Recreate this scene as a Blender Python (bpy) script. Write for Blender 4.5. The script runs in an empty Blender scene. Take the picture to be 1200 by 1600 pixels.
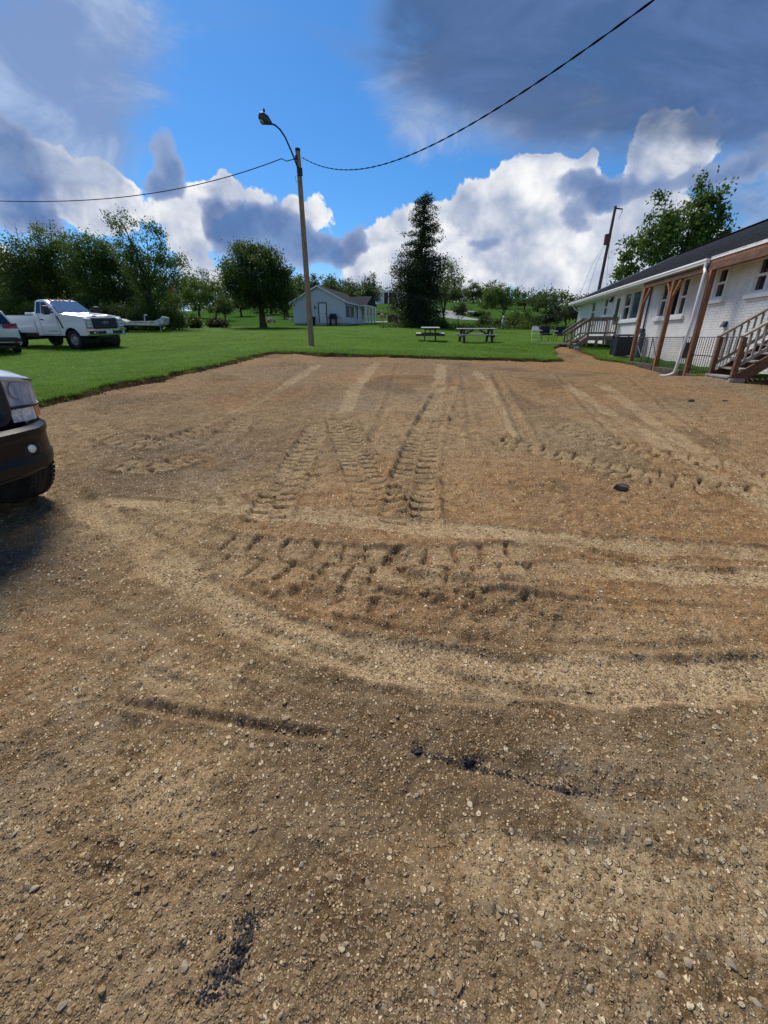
import bpy, math, random
import numpy as np
from mathutils import Vector, Matrix, Euler

random.seed(7); RNG = np.random.default_rng(7)
S = bpy.context.scene
COL = S.collection
rad = math.radians

# ------------------------------------------------------------------ camera, sky, sun, exposure
EYE = 1.6
FPX = 650.0                                   # focal length in pixels of the 1200 x 1600 photograph
PITCH = math.atan(272 / FPX)
cd = bpy.data.cameras.new('camera'); cam = bpy.data.objects.new('camera', cd); COL.objects.link(cam)
cam.location = (0, 0, EYE); cam.rotation_euler = (math.pi/2 - PITCH, 0, 0)
cd.sensor_fit = 'VERTICAL'; cd.sensor_height = 36; cd.lens = FPX / 1600 * 36
cd.clip_start = 0.05; cd.clip_end = 5000
S.camera = cam
S.view_settings.view_transform = 'Standard'; S.view_settings.look = 'None'
S.view_settings.gamma = 1; S.view_settings.use_curve_mapping = False
S.view_settings.exposure = 0.68
SUN_EL, SUN_AZ = rad(50), rad(-28)             # azimuth measured from +y (straight ahead) to the right
sl = bpy.data.lights.new('sun', 'SUN'); sl.energy = 2.9; sl.angle = rad(24); sl.color = (1, .92, .78)
sun = bpy.data.objects.new('sun', sl); COL.objects.link(sun)
sd_ = Vector((math.sin(SUN_AZ)*math.cos(SUN_EL), math.cos(SUN_AZ)*math.cos(SUN_EL), math.sin(SUN_EL)))
sun.rotation_euler = sd_.to_track_quat('Z', 'Y').to_euler(); sun.location = sd_ * 60


def ray(px, py):
    c, s = math.cos(PITCH), math.sin(PITCH)
    x, u, z = px - 600, 800 - py, FPX
    return np.array([x, z*c + u*s, u*c - z*s])


class NT:
    """small node-tree helper"""
    def __init__(self, tree): self.t = tree; self.n = tree.nodes; self.l = tree.links
    def new(self, kind, **kw):
        n = self.n.new(kind)
        for k, v in kw.items(): setattr(n, k, v)
        return n
    def put(self, sock, v):
        if isinstance(v, bpy.types.NodeSocket): self.l.new(v, sock)
        elif v is not None: sock.default_value = v
    def math(self, op, a, b=None, c=None, clamp=False):
        n = self.new('ShaderNodeMath', operation=op, use_clamp=clamp)
        for i, v in enumerate((a, b, c)): self.put(n.inputs[i], v)
        return n.outputs[0]
    def vmath(self, op, a, b=None):
        n = self.new('ShaderNodeVectorMath', operation=op)
        self.put(n.inputs[0], a)
        if b is not None: self.put(n.inputs[1], b)
        return n.outputs['Value'] if op in ('DOT_PRODUCT', 'LENGTH') else n.outputs[0]
    def mix(self, f, a, b, blend='MIX'):
        n = self.new('ShaderNodeMix', data_type='RGBA', blend_type=blend)
        self.put(n.inputs[0], f)
        for i, v in ((6, a), (7, b)):
            self.put(n.inputs[i], (*v, 1) if isinstance(v, tuple) and len(v) == 3 else v)
        return n.outputs[2]
    def noise(self, vec, scale, detail=3, rough=.55, dist=0, out=0):
        n = self.new('ShaderNodeTexNoise')
        self.put(n.inputs['Vector'], vec)
        n.inputs['Scale'].default_value = scale; n.inputs['Detail'].default_value = detail
        n.inputs['Roughness'].default_value = rough; n.inputs['Distortion'].default_value = dist
        return n.outputs[out]
    def ss(self, lo, hi, v):
        n = self.new('ShaderNodeMapRange', interpolation_type='SMOOTHSTEP')
        self.put(n.inputs[0], v); self.put(n.inputs[1], lo); self.put(n.inputs[2], hi)
        return n.outputs[0]
    def map(self, v, a, b, c, d):
        n = self.new('ShaderNodeMapRange')
        for i, q in enumerate((v, a, b, c, d)): self.put(n.inputs[i], q)
        return n.outputs[0]


def make_world():
    w = bpy.data.worlds.new('World'); S.world = w; w.use_nodes = True
    w.cycles.sampling_method = 'MANUAL'; w.cycles.sample_map_resolution = 512
    t = NT(w.node_tree); t.n.clear()
    sky = t.new('ShaderNodeTexSky', sky_type='NISHITA', sun_disc=False)
    sky.sun_elevation = SUN_EL; sky.sun_rotation = SUN_AZ
    sky.air_density = 1.0; sky.dust_density = .3; sky.ozone_density = 1.5
    co = t.new('ShaderNodeTexCoord').outputs['Generated']
    d = t.vmath('NORMALIZE', co)
    sep = t.new('ShaderNodeSeparateXYZ'); t.put(sep.inputs[0], d)
    zz = sep.outputs['Z']
    # a cloud deck seen in perspective: project the direction on a plane overhead
    k = t.math('DIVIDE', 1.0, t.math('ADD', t.math('MAXIMUM', zz, 0.0), .32))
    flat = t.new('ShaderNodeVectorMath', operation='SCALE'); t.put(flat.inputs[0], d); t.put(flat.inputs[3], k)
    flat = flat.outputs[0]
    blue = t.mix(1.0, sky.outputs[0], SKY_TINT, 'MULTIPLY')
    hs = t.new('ShaderNodeHueSaturation'); hs.inputs['Saturation'].default_value = 1.12; t.put(hs.inputs['Color'], blue); blue = hs.outputs[0]
    # a little turbulence so that the cloud masses get ragged outlines
    wob = t.vmath('SUBTRACT', t.noise(d, 5.0, 4, .6, out=1), (.5, .5, .5))
    sc_ = t.new('ShaderNodeVectorMath', operation='SCALE'); t.put(sc_.inputs[0], wob); sc_.inputs[3].default_value = .13
    dw = t.vmath('NORMALIZE', t.vmath('ADD', d, sc_.outputs[0]))

    def bias(blobs, base=0.0, src=None):
        acc = None
        for px, py, sx, sy, wt in blobs:
            v = Vector(ray(px, py) if py is not None else px).normalized(); u = v.cross(Vector((0, 0, 1))).normalized(); h = u.cross(v)
            e = t.vmath('SUBTRACT', src or dw, tuple(v))
            a = t.math('DIVIDE', t.vmath('DOT_PRODUCT', e, tuple(u)), rad(sx)); b = t.math('DIVIDE', t.vmath('DOT_PRODUCT', e, tuple(h)), rad(sy))
            c = t.math('DIVIDE', t.vmath('DOT_PRODUCT', e, tuple(v)), .3)
            q = t.math('ADD', t.math('MULTIPLY', a, a), t.math('ADD', t.math('MULTIPLY', b, b), t.math('MULTIPLY', c, c)))
            e = t.math('MULTIPLY', t.math('EXPONENT', t.math('MULTIPLY', q, -.5)), wt)
            acc = e if acc is None else t.math('ADD', acc, e)
        return acc if not base else t.math('ADD', acc, base)
    # bright cumulus
    wb = t.math('MINIMUM', bias(WHITE), 1.15)
    n1 = t.noise(d, 9.0, 10, .62, .1)
    n1a = t.noise(d, 9.0, 4, .5, .1); n1b = t.noise(t.vmath('ADD', d, (.012, .0, .024)), 9.0, 4, .5, .1)
    dens = t.math('ADD', t.math('MULTIPLY', wb, .75), t.math('MULTIPLY', t.math('SUBTRACT', n1, .5), 1.7))
    wm = t.ss(.50, .60, dens)
    lit = t.math('ADD', .66, t.math('MULTIPLY', t.math('SUBTRACT', n1a, n1b), 3.0), None, True)
    n1c = t.noise(d, 4.6, 6, .6)
    rim = t.ss(1.0, .55, dens)
    lit = t.math('MULTIPLY', lit, t.math('MAXIMUM', t.ss(.36, .58, n1c), rim), None, True)
    wc = t.mix(lit, CLOUD_SHADE, CLOUD_LIT)
    # grey-blue clouds in shade
    gb = t.math('MINIMUM', bias(GREY), 1.2)
    n2 = t.noise(flat, 2.6, 7, .55, .3)
    n2s = t.noise(d, 8.0, 8, .55)
    nn = t.math('ADD', t.math('MULTIPLY', n2, .4), t.math('MULTIPLY', n2s, .6))
    gd = t.math('ADD', t.math('MULTIPLY', gb, .8), t.math('MULTIPLY', t.math('SUBTRACT', nn, .5), 2.0))
    gm = t.math('MULTIPLY', t.ss(.38, .60, gd), t.map(n2, .3, .7, .86, 1.0))
    gc = t.mix(t.ss(.38, .62, t.noise(d, 7.0, 7, .6)), GREY_DARK, GREY_PALE)
    gc = t.mix(t.math('MULTIPLY', t.ss(.85, .42, gd), .7), gc, GREY_EDGE)
    # soft overcast sheet
    sb = t.math('MINIMUM', bias(SHEET, 0, d), 1.25)
    mpv = t.new('ShaderNodeMapping'); t.put(mpv.inputs[0], flat); mpv.inputs['Rotation'].default_value = (0, 0, rad(-35)); mpv.inputs['Scale'].default_value = (1.0, 2.3, 1)
    n3 = t.noise(mpv.outputs[0], 2.0, 8, .6, .5)
    sdn = t.math('ADD', t.math('MULTIPLY', sb, .8), t.math('MULTIPLY', t.math('SUBTRACT', n3, .5), 2.1))
    sm = t.math('MULTIPLY', t.ss(.12, 1.15, sdn), .96)
    sc2 = t.mix(t.ss(.3, 1.0, sdn), GREY_PALE, t.mix(t.ss(.35, .65, n3), GREY_DEEP, GREY_DARK))
    blue = t.mix(t.math('MULTIPLY', t.ss(.17, .0, zz), .85), blue, HORIZON)
    col = t.mix(wm, blue, wc)
    vb = bias(VEIL, 0, d)
    vn = t.noise(flat, 3.2, 8, .62, .8)
    vm = t.math('MULTIPLY', t.ss(.2, .85, t.math('ADD', t.math('MULTIPLY', vb, .6), t.math('MULTIPLY', t.math('SUBTRACT', vn, .5), 1.6))), .75)
    col = t.mix(vm, col, t.mix(t.ss(.4, .7, vn), VEIL_SHADE, VEIL_LIT))
    col = t.mix(gm, col, gc)
    col = t.mix(sm, col, sc2)
    # below the horizon
    col = t.mix(t.ss(-.02, -.12, zz), col, (1.2, 1.3, .9))
    bg = t.new('ShaderNodeBackground'); t.put(bg.inputs[0], col); bg.inputs[1].default_value = .075
    out = t.new('ShaderNodeOutputWorld'); t.l.new(bg.outputs[0], out.inputs[0])


SKY_TINT = (.50, .74, 1.0)
CLOUD_LIT = (8.0, 8.05, 8.1); CLOUD_SHADE = (2.3, 3.0, 4.6)
HORIZON = (4.4, 5.6, 7.2); GREY_EDGE = (3.4, 4.0, 5.6); GREY_DARK = (.88, 1.55, 3.3); GREY_PALE = (1.7, 2.5, 4.3); GREY_DEEP = (.45, .85, 1.75)
VEIL_SHADE = (2.0, 2.6, 4.1); VEIL_LIT = (4.0, 4.7, 6.0)
# cloud masses: pixel of the photograph they are seen at, spread across and up (degrees), weight
WHITE = [(110, 285, 2.6, 2.2, 1.1), (150, 322, 3.0, 1.6, 1.0), (290, 352, 2.3, 2.8, 1.1), (390, 303, 2.2, 1.2, 1.0), (470, 325, 2.4, 1.6, 1.0), (345, 305, 1.3, 1.3, .8), (600, 390, 3.2, 2.6, 1), (690, 385, 4, 3.2, 1.1),
         (755, 335, 3.0, 2.6, 1.05), (850, 300, 2.6, 1.8, 1.05), (800, 390, 4.4, 3.4, 1.05), (890, 400, 4, 2.8, .95), (1010, 345, 3.4, 3, .9), (1025, 232, 2.0, 2.2, 1.2), (1090, 203, 2.8, 1.3, 1.15),
         (920, 272, .9, 1.2, .9), (960, 430, 5, 3.4, 1), (20, 420, 3, 2, .8), (330, 430, 3, 1.8, .85), (1150, 400, 5, 2, .7), (610, 450, 5, 2.2, .8)]
GREY = [(390, 365, 2.6, 2.2, 1.1), (455, 385, 3.0, 2.2, 1.05), (345, 350, 1.5, 1.6, .8), (562, 375, 1.2, 1.6, .9), (530, 395, 1.6, 1.2, .8), (252, 258, 1.2, 1.8, .82), (235, 300, 1.8, 1.0, .8), (20, 305, 2.6, 2.8, 1.05), (5, 225, 2.6, 2, .8),
        (930, 300, 3, .9, .8), (1000, 282, 3.0, .8, .8), (1120, 265, 2.4, .9, .7), (1170, 220, 4, 1.5, .7), (830, 225, 3, 1.2, .55), (900, 350, 2.8, .9, .7), (770, 375, 2.5, .8, .6)]
SHEET = [(900, 40, 6.5, 4.6, 1.15), (1080, 45, 7, 4.2, 1.25), (740, 30, 5, 3.6, .95), (1150, 110, 4, 2.2, .4), (620, 40, 3, 3, .55), (1230, 110, 6, 5, .9), (1000, -80, 12, 7, 1.0)]
VEIL = [(30, 60, 5, 5, 1.1), (90, 130, 4.6, 4, 1.0), (30, 180, 4.6, 3, .95), (180, 20, 3, 2, .6), (250, 120, 3, 3, .35), (660, 120, 4, 3, .6), (800, 190, 5, 2.4, .8), (1180, 310, 5, 4, 1.0), (950, 180, 5, 2.4, .8), (640, 190, 3, 2.4, .5), (100, 240, 3, 2, .6)]
# the bank of cumulus goes on round the rest of the horizon
for k_, az_ in enumerate(range(68, 300, 22)):
    a_ = rad(az_); e_ = rad(9 + 6*((k_*7) % 5)/4); WHITE.append(((math.sin(a_)*math.cos(e_), math.cos(a_)*math.cos(e_), math.sin(e_)), None, 8, 6 + (k_*3) % 4, 1.05))
for az_, el_ in ((120, 50), (180, 62), (215, 45), (260, 55), (300, 60), (0, 85)):
    a_ = rad(az_); e_ = rad(el_); VEIL.append(((math.sin(a_)*math.cos(e_), math.cos(a_)*math.cos(e_), math.sin(e_)), None, 12, 9, .9))
make_world()

# ------------------------------------------------------------------ helpers


def ssn(a, b, v):
    t = np.clip((v - a) / (b - a), 0, 1); return t*t*(3 - 2*t)


def G(x, y):
    """height of the bare ground"""
    x = np.asarray(x, float); y = np.asarray(y, float)
    k = ssn(11, 15.5, y) * (1 - .6*ssn(20, 25, y)) * (1 - ssn(40, 60, y))
    drop = .05 * np.clip(x - 1, 0, 14) * k
    base = .054 * np.clip(y, -80, 170)
    ex = np.interp(y, [48, 60, 80, 95, 110, 125, 140, 155, 170, 230, 420, 900], [0, .02, .3, .85, 1.6, 2.55, 3.55, 4.0, 4.1, 1, -14, -40])
    yy = np.maximum(y, 1)
    az = np.interp(x / yy, [-1, -.4, -.2, 0, .22, .33, .6], [.2, .38, .7, .95, 1.12, .85, .6])
    return base + ex*az - drop


def P(px, py):
    """point of the ground seen at a pixel of the photograph"""
    d = ray(px, py); d = d / d[1]
    ts = np.concatenate([np.linspace(.2, 60, 3000), np.linspace(60.1, 400, 3000)])
    f = EYE + d[2]*ts - G(d[0]*ts, ts)
    i = int(np.argmax(f < 0))
    if f[i] >= 0: raise ValueError((px, py))
    t = ts[i-1] + (ts[i]-ts[i-1]) * f[i-1] / (f[i-1]-f[i]) if i else ts[0]
    return np.array([d[0]*t, t, float(G(d[0]*t, t))])


def at(px, py, D):
    d = ray(px, py); d = d / d[1]
    return np.array([d[0]*D, D, EYE + d[2]*D])


def link(o): COL.objects.link(o); return o


def tag(o, label=None, cat=None, group=None, kind=None):
    if label: o['label'] = label
    if cat: o['category'] = cat
    if group: o['group'] = group
    if kind: o['kind'] = kind
    return o


def thing(name, label, cat, loc=(0, 0, 0), rz=0, group=None, rot=None):
    o = link(bpy.data.objects.new(name, None)); o.empty_display_size = .2
    o.location = loc; o.rotation_euler = rot or (0, 0, rz)
    return tag(o, label, cat, group)


def mesh_obj(name, V, F, m, parent=None, smooth=False, loc=None):
    me = bpy.data.meshes.new(name)
    V = np.asarray(V, np.float32)
    if isinstance(F, np.ndarray):
        k = F.shape[1]
        me.vertices.add(len(V)); me.vertices.foreach_set('co', V.ravel())
        me.loops.add(F.size); me.loops.foreach_set('vertex_index', F.astype(np.int32).ravel())
        me.polygons.add(len(F)); me.polygons.foreach_set('loop_start', np.arange(0, F.size, k, dtype=np.int32))
        me.update(calc_edges=True)
    else:
        me.from_pydata([tuple(map(float, v)) for v in V], [], F); me.update()
    if smooth: me.polygons.foreach_set('use_smooth', [True]*len(me.polygons))
    me.materials.append(m)
    o = link(bpy.data.objects.new(name, me))
    if parent: o.parent = parent
    if loc is not None: o.location = loc
    return o


class MB:
    """collects shapes into one mesh"""
    def __init__(self): self.v = []; self.f = []
    def add(self, V, F):
        b = len(self.v); self.v += [tuple(map(float, p)) for p in V]; self.f += [tuple(i+b for i in f) for f in F]; return self
    def box(self, a, b, M=None):
        x0, y0, z0 = a; x1, y1, z1 = b
        V = [Vector(p) for p in ((x0,y0,z0),(x1,y0,z0),(x1,y1,z0),(x0,y1,z0),(x0,y0,z1),(x1,y0,z1),(x1,y1,z1),(x0,y1,z1))]
        if M: V = [M @ p for p in V]
        return self.add(V, [(3,2,1,0),(4,5,6,7),(0,1,5,4),(1,2,6,5),(2,3,7,6),(3,0,4,7)])
    def bar(self, p, q, w, h, up=(0, 0, 1)):
        """rectangular bar from p to q, w across, h along up"""
        p, q, up = Vector(p), Vector(q), Vector(up)
        d = (q-p).normalized(); s = d.cross(up)
        s = s.normalized() if s.length > 1e-5 else Vector((1, 0, 0)); u = s.cross(d)
        V = [c + s*i*w/2 + u*j*h/2 for c in (p, q) for i, j in ((-1,-1),(1,-1),(1,1),(-1,1))]
        return self.add(V, [(0,1,2,3),(7,6,5,4),(0,4,5,1),(1,5,6,2),(2,6,7,3),(3,7,4,0)])
    def tube(self, pts, r, n=8, cap=True):
        pts = [Vector(p) for p in pts]; rs = r if isinstance(r, (list, tuple)) else [r]*len(pts)
        V = []; F = []; prev = None
        for i, p in enumerate(pts):
            d = (pts[min(i+1, len(pts)-1)] - pts[max(i-1, 0)]).normalized()
            if prev is None:
                a = d.orthogonal().normalized()
            else:
                a = (prev - d*prev.dot(d)); a = a.normalized() if a.length > 1e-6 else d.orthogonal().normalized()
            prev = a; b = d.cross(a)
            V += [p + (a*math.cos(2*math.pi*k/n) + b*math.sin(2*math.pi*k/n))*rs[i] for k in range(n)]
        for i in range(len(pts)-1):
            for k in range(n):
                F.append((i*n+k, i*n+(k+1) % n, (i+1)*n+(k+1) % n, (i+1)*n+k))
        if cap: F += [tuple(range(n-1, -1, -1)), tuple(range((len(pts)-1)*n, len(pts)*n))]
        return self.add(V, F)
    def lathe(self, prof, n=24, M=None):
        """profile [(r, a)] turned about local y (axis a)"""
        V = []; F = []
        for r, a in prof:
            V += [Vector((r*math.cos(2*math.pi*k/n), a, r*math.sin(2*math.pi*k/n))) for k in range(n)]
        if M: V = [M @ p for p in V]
        for i in range(len(prof)-1):
            for k in range(n): F.append((i*n+k, (i+1)*n+k, (i+1)*n+(k+1) % n, i*n+(k+1) % n))
        return self.add(V, F)
    def prism(self, prof, y0, y1, M=None):
        """polygon in local x,z extruded along y"""
        n = len(prof)
        V = [Vector((x, y0, z)) for x, z in prof] + [Vector((x, y1, z)) for x, z in prof]
        if M: V = [M @ p for p in V]
        F = [tuple(range(n)), tuple(range(2*n-1, n-1, -1))] + [(i, i+n, (i+1) % n+n, (i+1) % n) for i in range(n)]
        return self.add(V, F)
    def loft(self, rings, cap=True):
        n = len(rings[0]); V = [p for r in rings for p in r]; F = []
        for i in range(len(rings)-1):
            for k in range(n): F.append((i*n+k, i*n+(k+1) % n, (i+1)*n+(k+1) % n, (i+1)*n+k))
        if cap: F += [tuple(range(n-1, -1, -1)), tuple(range((len(rings)-1)*n, len(rings)*n))]
        return self.add(V, F)
    def sheet(self, rows):
        n = len(rows[0]); V = [p for r in rows for p in r]
        return self.add(V, [(i*n+k, i*n+k+1, (i+1)*n+k+1, (i+1)*n+k) for i in range(len(rows)-1) for k in range(n-1)])
    def build(self, name, m, parent=None, smooth=False, bevel=0, seg=2):
        o = mesh_obj(name, self.v, self.f, m, parent)
        me = o.data
        import bmesh
        bm = bmesh.new(); bm.from_mesh(me); bmesh.ops.recalc_face_normals(bm, faces=bm.faces)
        bm.to_mesh(me); bm.free()
        if bevel:
            md = o.modifiers.new('bevel', 'BEVEL'); md.width = bevel; md.segments = seg; md.limit_method = 'ANGLE'; md.angle_limit = rad(35)
        if smooth or bevel:
            me.polygons.foreach_set('use_smooth', [True]*len(me.polygons))
            if smooth != 'all': me.set_sharp_from_angle(angle=rad(38))
        return o


def share(name, src, parent=None, loc=None, rot=None, scale=None):
    o = link(bpy.data.objects.new(name, src.data if hasattr(src, 'data') else src))
    if parent: o.parent = parent
    if loc is not None: o.location = loc
    if rot is not None: o.rotation_euler = rot
    if scale is not None: o.scale = scale
    return o


def copy_tree(o, parent=None):
    c = o.copy(); COL.objects.link(c)
    if parent: c.parent = parent
    for ch in list(o.children): copy_tree(ch, c)
    return c


def mat(name, col, rough=.7, metal=0, var=0.0, scale=8, bump=0, bscale=60, col2=None, spec=.5, coat=0, trans=0, emit=None, coord='Object', stretch=None):
    m = bpy.data.materials.new(name); m.use_nodes = True
    t = NT(m.node_tree); p = m.node_tree.nodes['Principled BSDF']
    p.inputs['Roughness'].default_value = rough; p.inputs['Metallic'].default_value = metal
    p.inputs['Specular IOR Level'].default_value = spec; p.inputs['Coat Weight'].default_value = coat
    c = t.new('ShaderNodeTexCoord').outputs[coord]
    if stretch:
        mp = t.new('ShaderNodeMapping'); t.put(mp.inputs[0], c); mp.inputs['Scale'].default_value = stretch; c = mp.outputs[0]
    if var or col2:
        c2 = col2 or tuple(max(0, q*(1-var)) for q in col)
        c1 = col if col2 else tuple(min(1, q*(1+var)) for q in col)
        f = t.ss(.35, .65, t.noise(c, scale, 5, .65))
        t.put(p.inputs['Base Color'], t.mix(f, c2, c1))
        t.put(p.inputs['Roughness'], t.map(f, 0, 1, min(1, rough*1.1), rough*.88))
    else:
        p.inputs['Base Color'].default_value = (*col, 1)
    if bump:
        b = t.new('ShaderNodeBump'); b.inputs['Strength'].default_value = bump; b.inputs['Distance'].default_value = .01
        t.put(b.inputs['Height'], t.noise(c, bscale, 4, .6)); t.put(p.inputs['Normal'], b.outputs[0])
    if trans: p.inputs['Transmission Weight'].default_value = trans
    return m


def leaf_mat(name, dark, lite, tr=.35, world=False):
    m = bpy.data.materials.new(name); m.use_nodes = True
    t = NT(m.node_tree); t.n.clear()
    geo = t.new('ShaderNodeNewGeometry'); oi = t.new('ShaderNodeObjectInfo')
    r = t.math('ADD', t.math('MULTIPLY', geo.outputs['Random Per Island'], .7), t.math('MULTIPLY', oi.outputs['Random'], .3))
    f = t.math('MULTIPLY', r, t.ss(.25, .75, t.noise(t.new('ShaderNodeTexCoord').outputs['Object'], .55, 3)))
    if world:      # patches over the whole lawn
        gp_ = t.new('ShaderNodeNewGeometry').outputs['Position']
        f = t.math('ADD', t.math('MULTIPLY', r, .45), t.math('ADD', t.math('MULTIPLY', t.ss(.35, .65, t.noise(gp_, .5, 5, .65)), .4), t.math('MULTIPLY', t.ss(.4, .7, t.noise(gp_, 2.6, 4, .6)), .25)), None, True)
    c = t.mix(f, dark, lite)
    d = t.new('ShaderNodeBsdfPrincipled'); t.put(d.inputs['Base Color'], c); d.inputs['Roughness'].default_value = .55; d.inputs['Specular IOR Level'].default_value = .3
    tr_ = t.new('ShaderNodeBsdfTranslucent'); t.put(tr_.inputs[0], t.mix(.5, c, (.16, .22, .03)))
    mx = t.new('ShaderNodeMixShader'); mx.inputs[0].default_value = tr
    t.l.new(d.outputs[0], mx.inputs[1]); t.l.new(tr_.outputs[0], mx.inputs[2])
    t.l.new(mx.outputs[0], t.new('ShaderNodeOutputMaterial').inputs[0])
    return m


# numpy value noise
def vnoise(x, y, seed=0):
    xi = np.floor(x).astype(np.int64); yi = np.floor(y).astype(np.int64)
    fx = x - xi; fy = y - yi
    u = fx*fx*(3-2*fx); v = fy*fy*(3-2*fy)
    def h(a, b):
        n = (a*374761393 + b*668265263 + seed*974634777) & 0xffffffff
        n = ((n ^ (n >> 13)) * 1274126177) & 0xffffffff
        return ((n ^ (n >> 16)) & 0xffff) / 65535.0
    a = h(xi, yi); b = h(xi+1, yi); c = h(xi, yi+1); d = h(xi+1, yi+1)
    return (a*(1-u)+b*u)*(1-v) + (c*(1-u)+d*u)*v


def fbm(x, y, sc, oc=4, seed=0, g=.5):
    s = 0; a = 1; tot = 0
    for i in range(oc):
        s = s + a*vnoise(x*sc*2**i + 17.3*i, y*sc*2**i - 9.1*i, seed+i); tot += a; a *= g
    return s / tot


# ------------------------------------------------------------------ ground: the bare lot
BO = np.array([9.95, 14.95]); BA = math.atan(.176)      # building frame: origin on the eave line, +y runs away along it, +x goes inside
BX = np.array([math.cos(BA), -math.sin(BA)]); BY = np.array([math.sin(BA), math.cos(BA)])
def bw(lx, ly): q = BO + BX*lx + BY*ly; return float(q[0]), float(q[1])


LOT = np.array([(-7.4, -12), (-7.2, 3), (-6.75, 6.5), (-6.5, 8.1), (-6.15, 10), (-5.5, 12.6), (-5.0, 15.6), (-4.4, 18.2), (-2.9, 17.8), (-.8, 17.1), (1.2, 16.8),
                (4, 17.3), (6.5, 17.9), (7.7, 18.9), (8.2, 21.4), (8.9, 23.2), (9.4, 24.6), (10.4, 24.5), (10.1, 22.6), (9.9, 20.6), (10.5, 19.4),
                bw(-.12, 4.4), bw(-.12, 1.5), bw(-.12, -1), bw(-.12, -3.3), bw(-.2, -4.6), bw(.4, -4.7), bw(.4, -9), bw(.4, -22)])


def sdist(x, y, poly=LOT):
    """signed distance to the lot outline, negative inside"""
    d = np.full(x.shape, 1e9); ins = np.zeros(x.shape, bool)
    n = len(poly)
    for i in range(n):
        a = poly[i]; b = poly[(i+1) % n]; e = b - a
        t = np.clip(((x-a[0])*e[0] + (y-a[1])*e[1]) / (e@e), 0, 1)
        d = np.minimum(d, np.hypot(x-a[0]-t*e[0], y-a[1]-t*e[1]))
        c = ((a[1] > y) != (b[1] > y))
        with np.errstate(divide='ignore', invalid='ignore'):
            xx = a[0] + (y-a[1]) * e[0] / (e[1] if abs(e[1]) > 1e-9 else 1e-9)
        ins ^= c & (x < xx)
    return np.where(ins, -d, d)


def edge(x, y):
    return sdist(x, y) + (fbm(x, y, .9, 3, 5) - .5)*.65 + (fbm(x, y, 4, 3, 9) - .5)*.30


def path_pts(pix, n=10):
    """smooth ground polyline through pixels"""
    p = [P(*q)[:2] for q in pix]
    if pix[-1][0] > 1200: p += [p[-1] + (p[-1]-p[-2])*.8]
    if pix[0][0] > 1200: p = [p[0] + (p[0]-p[1])*.8] + p
    p = np.array(p)
    if len(p) < 3: return p
    out = []
    pp = np.vstack([2*p[0]-p[1], p, 2*p[-1]-p[-2]])
    for i in range(1, len(pp)-2):
        for t in np.linspace(0, 1, 6, endpoint=False):
            a, b, c, d = pp[i-1:i+3]
            out.append(.5*((2*b) + (c-a)*t + (2*a-5*b+4*c-d)*t*t + (3*b-a-3*c+d)*t**3))
    out.append(p[-1]); return np.array(out)


def along(x, y, pl, w):
    """arc length s and signed offset t of points near a polyline; mask of those nearer than w"""
    best = np.full(x.shape, 1e9); s = np.zeros(x.shape); t = np.full(x.shape, 1e9); L = 0
    lo = pl.min(0) - w; hi = pl.max(0) + w
    m = np.flatnonzero((x > lo[0]) & (x < hi[0]) & (y > lo[1]) & (y < hi[1]))
    if len(m) == 0: return m, s[m], t[m], 0
    X = x[m]; Y = y[m]; bb = np.full(X.shape, 1e9); ss_ = np.zeros(X.shape); tt = np.zeros(X.shape)
    for i in range(len(pl)-1):
        a = pl[i]; e = pl[i+1]-a; l = np.hypot(*e)
        if l < 1e-6: continue
        e = e / l
        u = np.clip((X-a[0])*e[0] + (Y-a[1])*e[1], 0, l)
        dx = X-a[0]-u*e[0]; dy = Y-a[1]-u*e[1]; dd = np.hypot(dx, dy)
        k = dd < bb
        bb[k] = dd[k]; ss_[k] = L+u[k]; tt[k] = (np.sign(e[0]*dy - e[1]*dx)*dd)[k]; L += l
    k = bb < w
    return m[k], ss_[k], tt[k], L


LUGS = [  # pixels, width, pitch, depth
    ([(700, 600), (672, 660), (652, 720), (640, 790), (640, 835)], .46, .165, .085),
    ([(528, 650), (545, 690), (568, 740), (600, 815)], .44, .16, .078),
    ([(505, 658), (478, 700), (448, 750), (405, 835)], .36, .17, .055),
    ([(280, 852), (420, 872), (560, 882), (700, 884), (880, 872)], .50, .22, .040),
    ([(345, 660), (270, 690), (200, 690), (130, 660)], .46, .19, .055),
    ([(390, 650), (330, 700), (250, 730), (160, 720)], .40, .19, .045),
    ([(560, 745), (450, 765), (330, 780), (240, 790)], .40, .22, .022),
    ([(750, 680), (880, 712), (1020, 745), (1230, 775)], .44, .20, .06),
    ([(840, 655), (950, 690), (1080, 716), (1230, 742)], .44, .20, .05),
    ([(560, 1362), (760, 1370), (980, 1390), (1220, 1420)], .22, .07, .007),
    ([(500, 1560), (700, 1570), (900, 1590)], .20, .07, .010),
    ([(480, 925), (560, 935), (640, 935)], .30, .22, .040),
    ([(960, 620), (1050, 640), (1180, 665)], .4, .2, .03),
]
BANDS = [  # compacted smooth wheel paths: pixels, width, depth
    ([(110, 775), (200, 830), (290, 900), (380, 960), (500, 1008), (640, 1040), (800, 1058), (1000, 1062), (1230, 1056)], .34, .014),
    ([(120, 780), (300, 792), (480, 806), (650, 822), (850, 838), (1230, 866)], .30, .012),
    ([(1230, 905), (1000, 892), (800, 890), (600, 905)], .26, .010),
    ([(740, 578), (775, 620), (815, 690)], .30, .012),
    ([(590, 565), (560, 600), (535, 650)], .35, .010),
    ([(500, 570), (430, 610), (340, 660)], .32, .010),
    ([(690, 568), (685, 610), (665, 660)], .4, .010),
    ([(940, 600), (1050, 680), (1210, 760)], .35, .010),
    ([(880, 600), (960, 650), (1100, 730), (1220, 800)], .35, .010),
    ([(560, 1345), (800, 1352), (1220, 1395)], .25, .006),
]
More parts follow.
